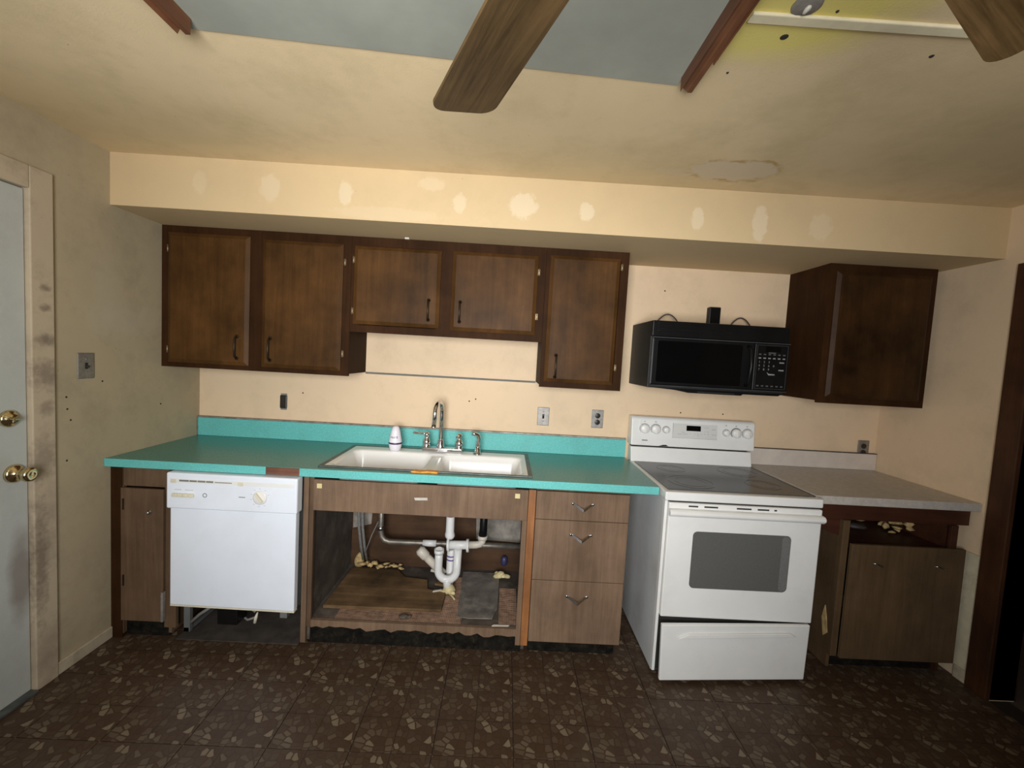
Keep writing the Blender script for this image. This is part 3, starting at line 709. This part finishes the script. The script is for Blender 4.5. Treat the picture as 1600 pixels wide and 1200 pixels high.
# sink base
sbx = thing('sink_base_cabinet', 'open-fronted taupe sink cabinet with exposed pipes and rotted floor', 'cabinet', (1.5, -.3, 0))
obj('side_panel', B(.962, .978, -.581, -.01, .02, .874), 'cab_inside', sbx)
obj('side_panel', B(2.052, 2.068, -.581, -.01, .02, .874), 'cab_inside', sbx)
obj('stile', B(.940, .966, -.602, -.582, .015, .874, bev=.002), 'base_lam', sbx)
obj('stile', B(.968, .990, -.600, -.582, .10, .874, bev=.002), 'base_dark', sbx)
obj('stile', B(2.022, 2.047, -.5995, -.582, .05, .70, bev=.002), 'base_lam', sbx)
o_ = obj('stile', B(2.048, 2.084, -.606, -.582, .055, .858, bev=.002), 'orange_wood', sbx); o_['label'] = 'bare orange pine strip'
ff = obj('false_front', B(.992, 2.046, -.614, -.596, .703, .858, bev=.003), 'base_lam', sbx)
for x in (1.022, 1.992): obj('tape_square', B(x-.012, x+.012, -.6152, -.6138, .815, .838), 'tape', ff)
obj('glue_mark', MB().prism([(1.485, -.6152, .792), (1.55, -.6152, .795), (1.552, -.6152, .782), (1.49, -.6152, .779)], (0, .001, 0)), 'grey_lam', ff)
mb = MB(); pts = [(.990, -.600, .135), (2.046, -.600, .135)]; rn = random.Random(3); n = 34
low = [(2.046-1.056*k/n, -.600, .098+rn.uniform(-.012, .010)) for k in range(n+1)]
mb.prism(pts+low, (0, .020, 0)); obj('bottom_rail', mb, 'base_lam', sbx)
obj('toe_kick', B(.968, 2.05, -.572, -.556, .0, .115), 'toe', sbx)
obj('cabinet_floor', B(.978, 2.052, -.575, -.010, .118, .132), 'cab_inside', sbx)
bk = obj('back_panel', B(.978, 2.052, -.010, -.004, .132, .874), 'hardboard', sbx)
obj('stained_patch', MB().prism([(1.77, -.0101, .335), (2.05, -.0101, .325), (2.05, -.0101, .70), (1.755, -.0101, .72)], (0, -.006, 0)), 'grey_stain', bk)
obj('stained_patch', MB().prism([(.985, -.0101, .37), (1.10, -.0101, .40), (1.12, -.0101, .74), (.985, -.0101, .75)], (0, -.006, 0)), 'grey_stain', bk)

# what lies on the cabinet floor
def flat(name, pts, z, th, mat, label, cat):
    return tag(obj(name, MB().prism([(x, y, z) for x, y in pts], (0, 0, th)), mat), label, cat)
mb = MB(); ns, L = 71, []
for k in range(ns+1):
    x = 1.10+.009*k; mb.box(x-.0013, x+.0013, -.575, -.12 if x > 1.63 else -.44, .1335, .1353)
for k in range(51):
    y = -.575+.009*k
    mb.box(1.10 if y < -.44 else 1.63, 1.739, y-.0013, y+.0013, .1353, .1371)
tag(obj('wire_mesh', mb, 'mesh_wire'), 'rusty wire mesh sheet under the plywood offcut in the sink cabinet', 'wire mesh')
mb = MB()
for k in range(11):
    x = 1.935+.009*k; mb.box(x-.0013, x+.0013, -.56, -.22, .1335, .1353)
for k in range(38):
    y = -.56+.009*k; mb.box(1.935, 2.031, y-.0013, y+.0013, .1353, .1371)
tag(obj('wire_mesh', mb, 'mesh_wire'), 'narrow rusty wire mesh strip along right side of the sink cabinet', 'wire mesh')
flat('plywood_offcut', [(1.010, -.500), (1.628, -.492), (1.628, -.33), (1.52, -.30), (1.50, -.20), (1.36, -.18), (1.30, -.10), (1.02, -.09)], .1375, .016, 'ply', 'water-stained plywood offcut lying at left in the sink cabinet', 'board')
flat('metal_sheet', [(1.715, -.525), (1.78, -.535), (1.90, -.530), (1.925, -.44), (1.93, -.06), (1.70, -.06)], .1375, .004, 'sheet', 'crumpled grey sheet lying at right on the sink cabinet floor', 'sheet')
mb = MB(); mb.blob((1.64, -.30, .160), (.034, .03, .030), 4, .5).blob((1.665, -.325, .150), (.022, .02, .014), 6, .5).blob((1.61, -.31, .148), (.018, .018, .011), 8, .4)
mb.tube([(1.655, -.34, .150), (1.675, -.36, .146), (1.685, -.375, .142)], .005, 8)
tag(obj('foam_blob', mb, 'foam'), 'pale yellow foam blob around the drain pipe at the floor', 'foam')
mb = MB(); mb.blob((1.935, -.12, .165), (.035, .03, .022), 11, .7).blob((1.965, -.13, .160), (.022, .02, .014), 12, .7).blob((1.91, -.10, .16), (.014, .014, .012), 13, .5)
tag(obj('foam_blob', mb, 'foam'), 'pale foam clump in right rear corner of the sink cabinet', 'foam')
mb = MB(); rn = random.Random(5)
mb.blob((1.045, -.06, .178), (.036, .03, .048), 21, .7)
for k in range(22): mb.blob((1.07+.012*k, -.05-rn.random()*.05, .156+rn.random()*.03*(22-k)/22), (.012+.01*rn.random(), .014, .012*(1-k*.03)), 30+k, .9, 1)
tag(obj('foam_blob', mb, 'foam_old'), 'browned foam crust along left rear edge of the sink cabinet', 'foam')
for pts, lab in (([(1.90, -.585), (1.985, -.580), (1.99, -.572), (1.91, -.574)], 'pale wood splinter on the front lip of the sink cabinet'),
                 ([(1.555, -.335), (1.60, -.318), (1.603, -.305), (1.560, -.322)], 'small pale splinter beside the foam at the drain')):
    flat('splinter', pts, .1545 if pts[0][0] < 1.8 else .1335, .006, 'pvc_old', lab, 'splinter')
flat('wood_fragment', [(1.555, -.26), (1.62, -.27), (1.625, -.235), (1.575, -.225)], .1545, .012, 'ply', 'broken wood fragment behind the drain foam', 'wood piece')
mb = MB(); mb.blob((1.45, -.555, .145), (.022, .016, .010), 41, .6).blob((1.47, -.548, .143), (.012, .01, .007), 42, .6)
tag(obj('debris_clump', mb, 'cab_inside'), 'dark debris clump on the wire mesh in the sink cabinet', 'debris')

# drain plumbing
YP = -.30
dp = thing('drain_pipe', 'white plastic drain pipe with U trap under the sink', 'pipe', (1.63, YP, .14))
U_ = [(1.578, YP-.01, .395)]
U_ += [(1.578, YP-.01, .33), (1.577, YP-.01, .285)]
for k in range(1, 12): a = PI+PI*k/12; U_.append((1.630+.053*math.cos(a), YP-.01, .278+.058*math.sin(a)))
U_ += [(1.683, YP-.01, .285), (1.684, YP-.005, .40)]
obj('trap', MB().tube(U_, .0225, 16), 'pvc', dp)
mb = MB(); mb.tube([(1.578, YP-.010, .372), (1.578, YP-.012, .396)], .0275, 18); mb.tube([(1.578, YP-.016, .3965), (1.578, YP-.0165, .3975)], .019, 18); n_ = obj('trap_mouth', mb, 'pvc', dp)
mb = MB(); mb.tube([(1.628, YP, .418), (1.70, YP, .422), (1.74, YP, .424)], .024, 16); obj('tee', mb, 'pvc', dp)
for x in (1.628, 1.738): obj('flange', MB().tube([(x-.007, YP, .420), (x+.007, YP, .421)], .037, 18), 'pvc', dp)
mb = MB(); mb.tube([(1.742, YP, .424), (1.785, YP, .427), (1.806, YP, .433), (1.818, YP, .448), (1.820, YP, .47)], .0205, 16); obj('elbow', mb, 'pvc_old', dp)
obj('collar', MB().tube([(1.820, YP, .462), (1.820, YP, .484)], .028, 16), 'pvc_old', dp)
obj('black_tailpiece', MB().tube([(1.820, YP, .480), (1.822, YP, .52), (1.822, YP, .765)], [.024, .0215, .0215], 16), 'black', dp)
obj('tailpiece', MB().tube([(1.632, YP+.02, .765), (1.630, YP+.02, .56), (1.630, YP+.02, .49), (1.630, YP+.02, .475), (1.632, YP+.02, .462), (1.632, YP+.02, .448)], [.024, .024, .024, .028, .028, .020], 18), 'pvc', dp)
obj('primer_band', MB().tube([(1.631, YP+.02, .580), (1.631, YP+.02, .588)], .0252, 18), 'purple', dp)
obj('standpipe', MB().tube([(1.640, YP+.07, .365), (1.640, YP+.07, .35), (1.638, YP+.07, .19), (1.632, YP+.03, .145)], [.021, .026, .026, .024], 18), 'pvc', dp)
for z in (.322, .300): obj('primer_band', MB().tube([(1.6395, YP+.07, z), (1.6395, YP+.07, z+.008)], .0272, 18), 'purple', dp)
obj('cleanout_arm', MB().tube([(1.60, YP+.06, .215), (1.510, YP+.06, .300), (1.495, YP+.06, .314), (1.493, YP+.06, .316), (1.460, YP+.06, .347), (1.448, YP+.06, .358)], [.024, .024, .024, .029, .029, .020], 16), 'pvc_old', dp)
obj('stub', MB().tube([(1.60, YP+.06, .222), (1.525, YP+.06, .233)], .0085, 10), 'pvc_old', dp)
obj('outlet_stub', MB().tube([(1.630, YP-.008, .232), (1.632, YP-.005, .20), (1.633, YP, .155)], [.027, .024, .022], 16), 'pvc', dp)

gp = thing('supply_pipe', 'grey metal water pipe running behind the drain', 'pipe', (1.4, -.2, .38))
mb = MB(); mb.tube([(1.203, -.17, .765), (1.204, -.17, .428), (1.210, -.17, .393), (1.228, -.17, .370), (1.26, -.17, .361), (1.62, -.17, .365), (1.80, -.17, .367), (2.05, -.17, .369)], .0165, 14); obj('pipe', mb, 'galv', gp)
obj('coupling', MB().tube([(1.203, -.17, .455), (1.204, -.17, .432)], .0205, 14), 'dull_chrome', gp)
obj('paper_label', MB().tube([(1.46, -.17, .3633), (1.54, -.17, .3641)], .0195, 14), 'pvc', gp)
for k, (dx, lab) in enumerate(((0, 'left grey braided hose against the sink cabinet side'), (.022, 'right grey braided hose against the sink cabinet side'))):
    x = 1.065+dx; tag(obj('supply_hose', MB().tube([(x+.02, -.16, .765), (x+.01, -.16, .66), (x-.004, -.15, .56), (x, -.14, .42), (x+.008, -.12, .30), (x+.012, -.08, .20)], .0085, 10), 'hose'), lab, 'hose')
tag(obj('shutoff_valve', MB().tube([(1.118, -.16, .640), (1.095, -.165, .595)], [.014, .008], 10).box(1.085, 1.115, -.17, -.15, .60, .625, bev=.003), 'dull_chrome'), 'small metal shutoff valve beside the hoses in sink cabinet', 'valve')
tag(obj('cable', MB().tube([(1.21, -.15, .50), (1.18, -.14, .47), (1.14, -.13, .38), (1.10, -.12, .26)], .004, 8), 'wire_grey'), 'thin grey cable hanging from the metal pipe in sink cabinet', 'cable')
tag(obj('blue_cap', MB().lathe([(.016, .19), (.020, .20), (.020, .235), (.012, .245), (0, .245)], (1.955, -.045, 0), n=16), 'blue_cap'), 'dark blue cap standing at rear right of the sink cabinet', 'cap')

# drawer unit
db = thing('drawer_cabinet', 'taupe base cabinet with three drawers left of the stove', 'cabinet', (2.32, -.3, 0))
obj('carcass', MB().box(2.086, 2.100, -.59, -.01, .084, .874).box(2.534, 2.548, -.59, -.01, .084, .874).box(2.10, 2.534, -.016, -.010, .06, .874).box(2.10, 2.534, -.59, -.57, .845, .874).box(2.10, 2.534, -.59, -.02, .075, .09), 'base_dark', db)
for z0, z1, hz in ((.716, .857, .792), (.406, .7135, .635), (.083, .4035, .318)):
    d = obj('drawer', B(2.087, 2.549, -.611, -.592, z0, z1, bev=.0025), 'base_lam', db)
    mb = MB(); a = (2.268, -.612, hz+.010); c = (2.318, -.640, hz-.016); e = (2.368, -.612, hz+.010)
    for p, q in ((a, c), (c, e)):
        d1 = Vector(q)-Vector(p); mb.prism([Vector(p)+Vector((0, 0, -.006)), Vector(p)+Vector((0, .004, .006)), Vector(q)+Vector((0, .004, .006)), Vector(q)+Vector((0, 0, -.006))], (0, .005, .001))
    h = obj('handle', mb, 'chrome', d); h['label'] = 'V-shaped chrome pull'
    for p in (a, e): 
        q = MB(); q.lathe([(.007, .001), (.007, -.003), (0, -.003)], (p[0], -.611, p[2]), 'y', 12); obj('mount', q, 'dull_chrome', h)
obj('toe_kick', B(2.090, 2.535, -.560, -.545, 0, .075), 'toe', db)

# ------------------------------------------------------------------ dishwasher
dw = thing('dishwasher', 'white dishwasher with missing toe panel under the teal countertop', 'dishwasher', (.63, -.3, 0))
obj('tub', B(.335, .925, -.615, -.02, .205, .868, bev=.003), 'metal_grey', dw)
dd = obj('door', MB().prism([(.330, -.652, .214), (.930, -.652, .206), (.930, -.652, .696), (.330, -.652, .696)], (0, .036, 0), bev=.004), 'dw_white', dw)
obj('bottom_trim', MB().prism([(.330, -.650, .206), (.930, -.650, .198), (.930, -.650, .206), (.330, -.650, .214)], (0, .030, 0)), 'ivory', dd)
pn = obj('control_panel', B(.322, .940, -.668, -.61, .698, .872, bev=.008, seg=3), 'dw_white', dw)
obj('latch_groove', B(.342, .925, -.6695, -.6670, .826, .845, bev=.002), 'white', pn)
for a, b in ((.385, .430), (.433, .468), (.471, .508), (.511, .545)): obj('vent_slot', B(a, b, -.6702, -.6690, .832, .8405), 'legend_dark', pn)
obj('vent_slot', B(.552, .632, -.6702, -.6690, .8335, .8375), 'legend_dark', pn)
for x in (.357, .672): obj('latch_clip', B(x-.012, x+.014, -.6715, -.6690, .824, .842, bev=.003), 'ivory', pn)
for a, b in ((.354, .380), (.381, .404), (.405, .430), (.431, .456)): obj('push_button', B(a, b, -.680, -.6675, .758, .776, bev=.004), 'ivory', pn)
for a, b in ((.363, .395), (.412, .45)): obj('printed_legend', B(a, b, -.6688, -.6675, .790, .793), 'legend_pale', pn)
mb = MB(); mb.lathe([(.0075, -.6675), (.0075, -.669), (.0105, -.669), (.0105, -.6675)], (.505, 0, .770), 'y', 24, caps=False); obj('emblem', mb, 'legend_dark', pn)
obj('printed_legend', B(.665, .695, -.6688, -.6675, .768, .7715), 'legend_dark', pn)
mb = MB(); mb.lathe([(.034, -.6675), (.033, -.671), (.028, -.673), (0, -.673)], (.765, 0, .772), 'y', 32); k_ = obj('dial', mb, 'knob_white', pn)
mb = MB(); mb.prism([(.747, -.673, .791), (.753, -.673, .796), (.784, -.673, .757), (.778, -.673, .752)], (0, -.014, 0), bev=.002); obj('dial_grip', mb, 'ivory', k_)
for q in range(9):
    a = R(20+q*35); obj('printed_legend', B(.765+.043*math.cos(a)-.004, .765+.043*math.cos(a)+.004, -.6688, -.6675, .772+.043*math.sin(a)-.001, .772+.043*math.sin(a)+.001), 'legend_pale', pn)
fr = obj('base_frame', MB().box(.345, .375, -.58, -.56, .03, .205).box(.345, .915, -.56, -.54, .185, .203).box(.345, .37, -.58, -.10, .03, .05), 'metal_grey', dw)
obj('leveling_leg', B(.850, .885, -.628, -.60, .155, .205, bev=.002), 'metal_grey', dw)
obj('junction_box', B(.548, .645, -.635, -.55, .112, .205, bev=.003), 'black', dw)
obj('wiring', MB().tube([(.45, -.56, .165), (.49, -.58, .185), (.56, -.57, .178)], .006, 8).tube([(.36, -.57, .06), (.42, -.57, .12), (.46, -.58, .15), (.50, -.56, .185)], .008, 8).tube([(.66, -.56, .16), (.70, -.58, .150), (.73, -.57, .19)], .005, 8).tube([(.60, -.55, .12), (.66, -.57, .10), (.71, -.57, .12)], .006, 8), 'wire_grey', dw)
obj('wire_nut', MB().tube([(.707, -.59, .10), (.712, -.59, .13), (.72, -.59, .155)], [.008, .008, .003], 10), 'ivory', dw)
tag(obj('subfloor_patch', B(.32, .93, -.60, -.03, .0005, .004), 'concrete'), 'bare grey subfloor patch under the dishwasher', 'floor patch')

# ------------------------------------------------------------------ stove
st = thing('stove', 'white electric range with glass cooktop and its bottom drawer ajar', 'stove', (3.07, -.36, 0))
A0, A1 = 2.692, 3.449; YS = -.672
obj('body', MB().box(A0, A1, YS, -.03, .012, .868, bev=.003), 'white_side', st)
for x in (A0+.05, A1-.05):
    for y in (-.60, -.10): obj('leg', MB().lathe([(.016, 0), (.016, .006), (.008, .008), (.008, .014)], (x, y, 0), n=12), 'black', st)
obj('corner_post', B(A0, A0+.014, YS-.018, YS+.002, .02, .868, bev=.002), 'white', st)
ck = obj('cooktop', B(A0-.002, A1+.002, -.697, -.075, .869, .912, bev=.007, seg=3), 'white', st)
gl = obj('glass', MB().prism([(A0+.022, -.660, .9125), (A1-.022, -.660, .9125), (A1-.022, -.115, .9125), (A0+.022, -.115, .9125)], (0, 0, .003)), 'glasstop', ck)
for x, y, r in ((2.885, -.515, .115), (3.27, -.50, .085), (2.885, -.25, .080), (3.27, -.25, .105)):
    obj('burner', MB().lathe([(r-.004, .9157), (r-.004, .9160), (r, .9160), (r, .9157)], (x, y, 0), n=40, caps=False).lathe([(r*.70-.003, .9157), (r*.70-.003, .9159), (r*.70, .9159), (r*.70, .9157)], (x, y, 0), n=40, caps=False), 'burner', gl)
obj('side_trim', B(A1-.020, A1-.014, -.66, -.115, .9125, .9165), 'black_trim', ck)
# backguard: sloping riser with an overhanging control panel
obj('riser', MB().prism([(A0+.004, -.100, .912), (A0+.004, -.030, .912), (A0+.004, -.030, 1.00), (A0+.004, -.078, 1.00)], (A1-A0-.008, 0, 0), bev=.004), 'white', st)
obj('riser_gap', B(A0+.012, A1-.03, -.076, -.035, 1.000, 1.016), 'inside_dark', st)
cg = obj('backguard', MB().prism([(A0-.003, -.100, 1.012), (A0-.003, -.020, 1.012), (A0-.003, -.020, 1.188), (A0-.003, -.072, 1.188), (A0-.003, -.085, 1.176)], (A1-A0+.006, 0, 0), bev=.006), 'white', st)
def gy(z): return -.100+.015*(z-1.012)/.164-.0007
obj('end_seam', B(A0+.050, A0+.053, gy(1.10)-.0006, gy(1.10)+.004, 1.022, 1.168), 'ctrl_plate', cg)
cpn = obj('control_plate', MB().prism([(2.944, gy(1.158)-.002, 1.158), (3.216, gy(1.158)-.002, 1.158), (3.216, gy(1.072)-.002, 1.072), (2.944, gy(1.072)-.002, 1.072)], (0, .005, 0)), 'ctrl_plate', cg)
obj('plate_border', MB().box(2.941, 2.944, gy(1.1)-.002, gy(1.1)+.003, 1.070, 1.160).box(2.941, 3.219, gy(1.072)-.002, gy(1.072)+.003, 1.069, 1.072), 'legend_pale', cg)
obj('clock_display', MB().prism([(3.026, gy(1.148)-.003, 1.148), (3.114, gy(1.148)-.003, 1.148), (3.114, gy(1.116)-.003, 1.116), (3.026, gy(1.116)-.003, 1.116)], (0, .003, 0)), 'black_gloss', cpn)
for x, z, w in ((3.005, 1.106, .02), (2.985, 1.094, .025), (3.02, 1.095, .03), (3.05, 1.100, .006), (3.078, 1.098, .010), (3.098, 1.100, .010), (3.098, 1.090, .010), (3.118, 1.098, .010), (3.14, 1.115, .008), (3.158, 1.115, .008), (3.14, 1.100, .010), (3.16, 1.100, .010), (3.195, 1.130, .022), (3.19, 1.098, .010), (3.205, 1.098, .008), (3.145, 1.14, .03)):
    obj('touch_legend', B(x-w/2, x+w/2, gy(z)-.0032, gy(z)+.001, z-.0025, z+.0025), 'legend_pale', cpn)
for x, r in ((2.768, .029), (2.836, .029), (2.900, .020), (3.272, .020), (3.334, .029), (3.402, .029)):
    z = 1.116; y = gy(z); mb = MB(); mb.lathe([(r, 0), (r, -.005), (r*.93, -.018), (r*.80, -.022), (0, -.022)], (x, y, z), 'y', 28); kn = obj('knob', mb, 'knob_white', cg)
    obj('knob_ring', MB().lathe([(r*1.02, .001), (r*1.14, .001), (r*1.14, -.0015), (r*1.02, -.0015)], (x, y, z), 'y', 28, caps=False), 'legend_dark' if x == 3.334 else 'legend_pale', kn)
    obj('pointer', B(x-.005, x+.005, y-.028, y-.020, z-r*.80, z+r*.80, bev=.002), 'knob_white', kn)
    if r > .025 or x > 3.2: obj('printed_mark', B(x-.004, x+.004, gy(1.160)-.0008, gy(1.160)+.002, 1.158, 1.162), 'legend_dark', cg)
obj('maker_mark', B(2.755, 2.790, gy(1.045)-.0008, gy(1.045)+.002, 1.042, 1.048), 'legend_dark', cg)
obj('chipped_edge', MB().prism([(2.86, -.1012, 1.014), (2.885, -.1012, 1.022), (2.905, -.1012, 1.023), (2.92, -.1012, 1.015)], (0, .004, 0)), 'toe', cg)
# oven door
ov = obj('oven_door', MB().prism([(A0+.016, -.705, .303), (A1-.006, -.705, .303), (A1-.006, -.705, .863), (A0+.016, -.705, .863)], (0, .032, 0), bev=.005), 'white', st)
obj('window', MB().rrect(2.832, 3.304, .452, .730, .022, -.7063, -.702), 'ovenglass', ov)
obj('window_reflection', MB().rrect(3.262, 3.301, .456, .726, .018, -.7068, -.7060), 'ovenglass_reflection', ov)
obj('handle', MB().prism([(A0+.014, -.704, .800), (A0+.014, -.722, .802), (A0+.014, -.734, .814), (A0+.014, -.734, .826), (A0+.014, -.724, .836), (A0+.014, -.704, .838)], (A1-A0-.018, 0, 0), bev=.004), 'white', ov)
for a, b in ((2.80, 2.845), (2.875, 2.94), (3.03, 3.10), (3.13, 3.185), (3.21, 3.222)): obj('vent_slot', B(a, b, -.7062, -.700, .8465, .8535), 'inside_dark', ov)
obj('door_gap', B(A0+.02, A1-.01, -.690, YS, .863, .869), 'inside_dark', st)
obj('drawer_gap', B(A0+.016, A1-.008, -.680, YS, .02, .303), 'inside_dark', st)
# bottom drawer, pulled out askew
sd = obj('storage_drawer', MB().prism([(A0+.012, -.760, .022), (A1-.020, -.712, .022), (A1-.014, -.712, .297), (A0+.004, -.760, .297)], (0, .020, 0), bev=.005), 'white', st)
obj('drawer_grip', MB().prism([(2.775, -.7555, .232), (3.36, -.7205, .244), (3.33, -.7225, .262), (2.83, -.7515, .255)], (0, -.009, 0), bev=.003), 'white', sd)
obj('drawer_box', B(A0+.04, A1-.04, -.690, -.675, .04, .20), 'inside_dark', st)

# ------------------------------------------------------------------ right counter and cabinet
rc = thing('countertop', 'pale grey laminate countertop right of the stove', 'countertop', (3.87, -.3, .87))
obj('worktop', B(3.456, XR-.002, -.636, -.001, .872, .914, bev=.004), 'grey_lam', rc)
obj('backsplash', B(3.456, XR-.002, -.020, -.001, .9145, 1.018, bev=.003), 'grey_splash', rc)
obj('dark_seam', B(3.456, XR-.002, -.022, -.001, 1.0185, 1.022), 'cab_inside', rc)
rb = thing('base_cabinet', 'dark brown base cabinet with its drawer missing right of the stove', 'cabinet', (3.93, -.3, 0))
obj('side_panel', B(3.634, 3.650, -.582, -.01, .005, .785), 'base_right', rb)
obj('side_panel', B(4.209, 4.225, -.582, -.01, .005, .785), 'mahogany', rb)
obj('back_panel', B(3.650, 4.209, -.016, -.010, .08, .785), 'inside_dark', rb)
obj('shelf', B(3.650, 4.209, -.57, -.016, .635, .650), 'mahogany', rb)
obj('stile', B(3.634, 3.668, -.604, -.583, .075, .785, bev=.002), 'base_right', rb)
obj('stile', B(4.190, 4.225, -.600, -.583, .075, .785, bev=.002), 'mahogany', rb)
obj('top_rail', B(3.460, 4.268, -.606, -.584, .790, .869, bev=.002), 'mahogany', rb)
obj('apron', MB().prism([(3.462, -.583, .870), (3.632, -.583, .870), (3.632, -.583, .70), (3.60, -.583, .71), (3.462, -.583, .77)], (0, .012, 0)), 'mahogany', rb)
d = obj('door', MB().prism([(3.670, -.606, .078), (4.255, -.606, .078), (4.250, -.606, .672), (3.672, -.606, .672)], (0, -.018, 0), bev=.002), 'base_right', rb)
for x in (3.812, 4.128):
    obj('handle', MB().tube([(x-.03, -.624, .580), (x-.015, -.632, .582), (x+.015, -.636, .570), (x+.02, -.624, .566)], .003, 8), 'dull_chrome', d)
obj('toe_kick', B(3.640, 4.245, -.56, -.545, 0, .078), 'toe', rb)
obj('gnawed_edge', MB().prism([(3.6335, -.575, .18), (3.6335, -.56, .26), (3.6335, -.545, .31), (3.6335, -.53, .24), (3.6335, -.55, .15)], (-.004, 0, 0)), 'foam_old', rb)
mb = MB(); rn = random.Random(9)
for k in range(26): mb.blob((4.03+.16*rn.random(), -.42+.30*rn.random(), .662+.07*rn.random()), (.010+.022*rn.random(), .012+.02*rn.random(), .007+.012*rn.random()), 60+k, .9, 1)
tag(obj('insulation_clump', mb, 'foam_old'), 'yellow insulation clump inside the missing drawer opening', 'insulation')
mb = MB(); mb.blob((3.83, -.28, .672), (.11, .08, .020), 55, .6).blob((3.93, -.33, .668), (.045, .05, .016), 56, .6)
tag(obj('plastic_bag', mb, 'wire_dark'), 'crumpled dark grey bag inside the missing drawer opening', 'bag')
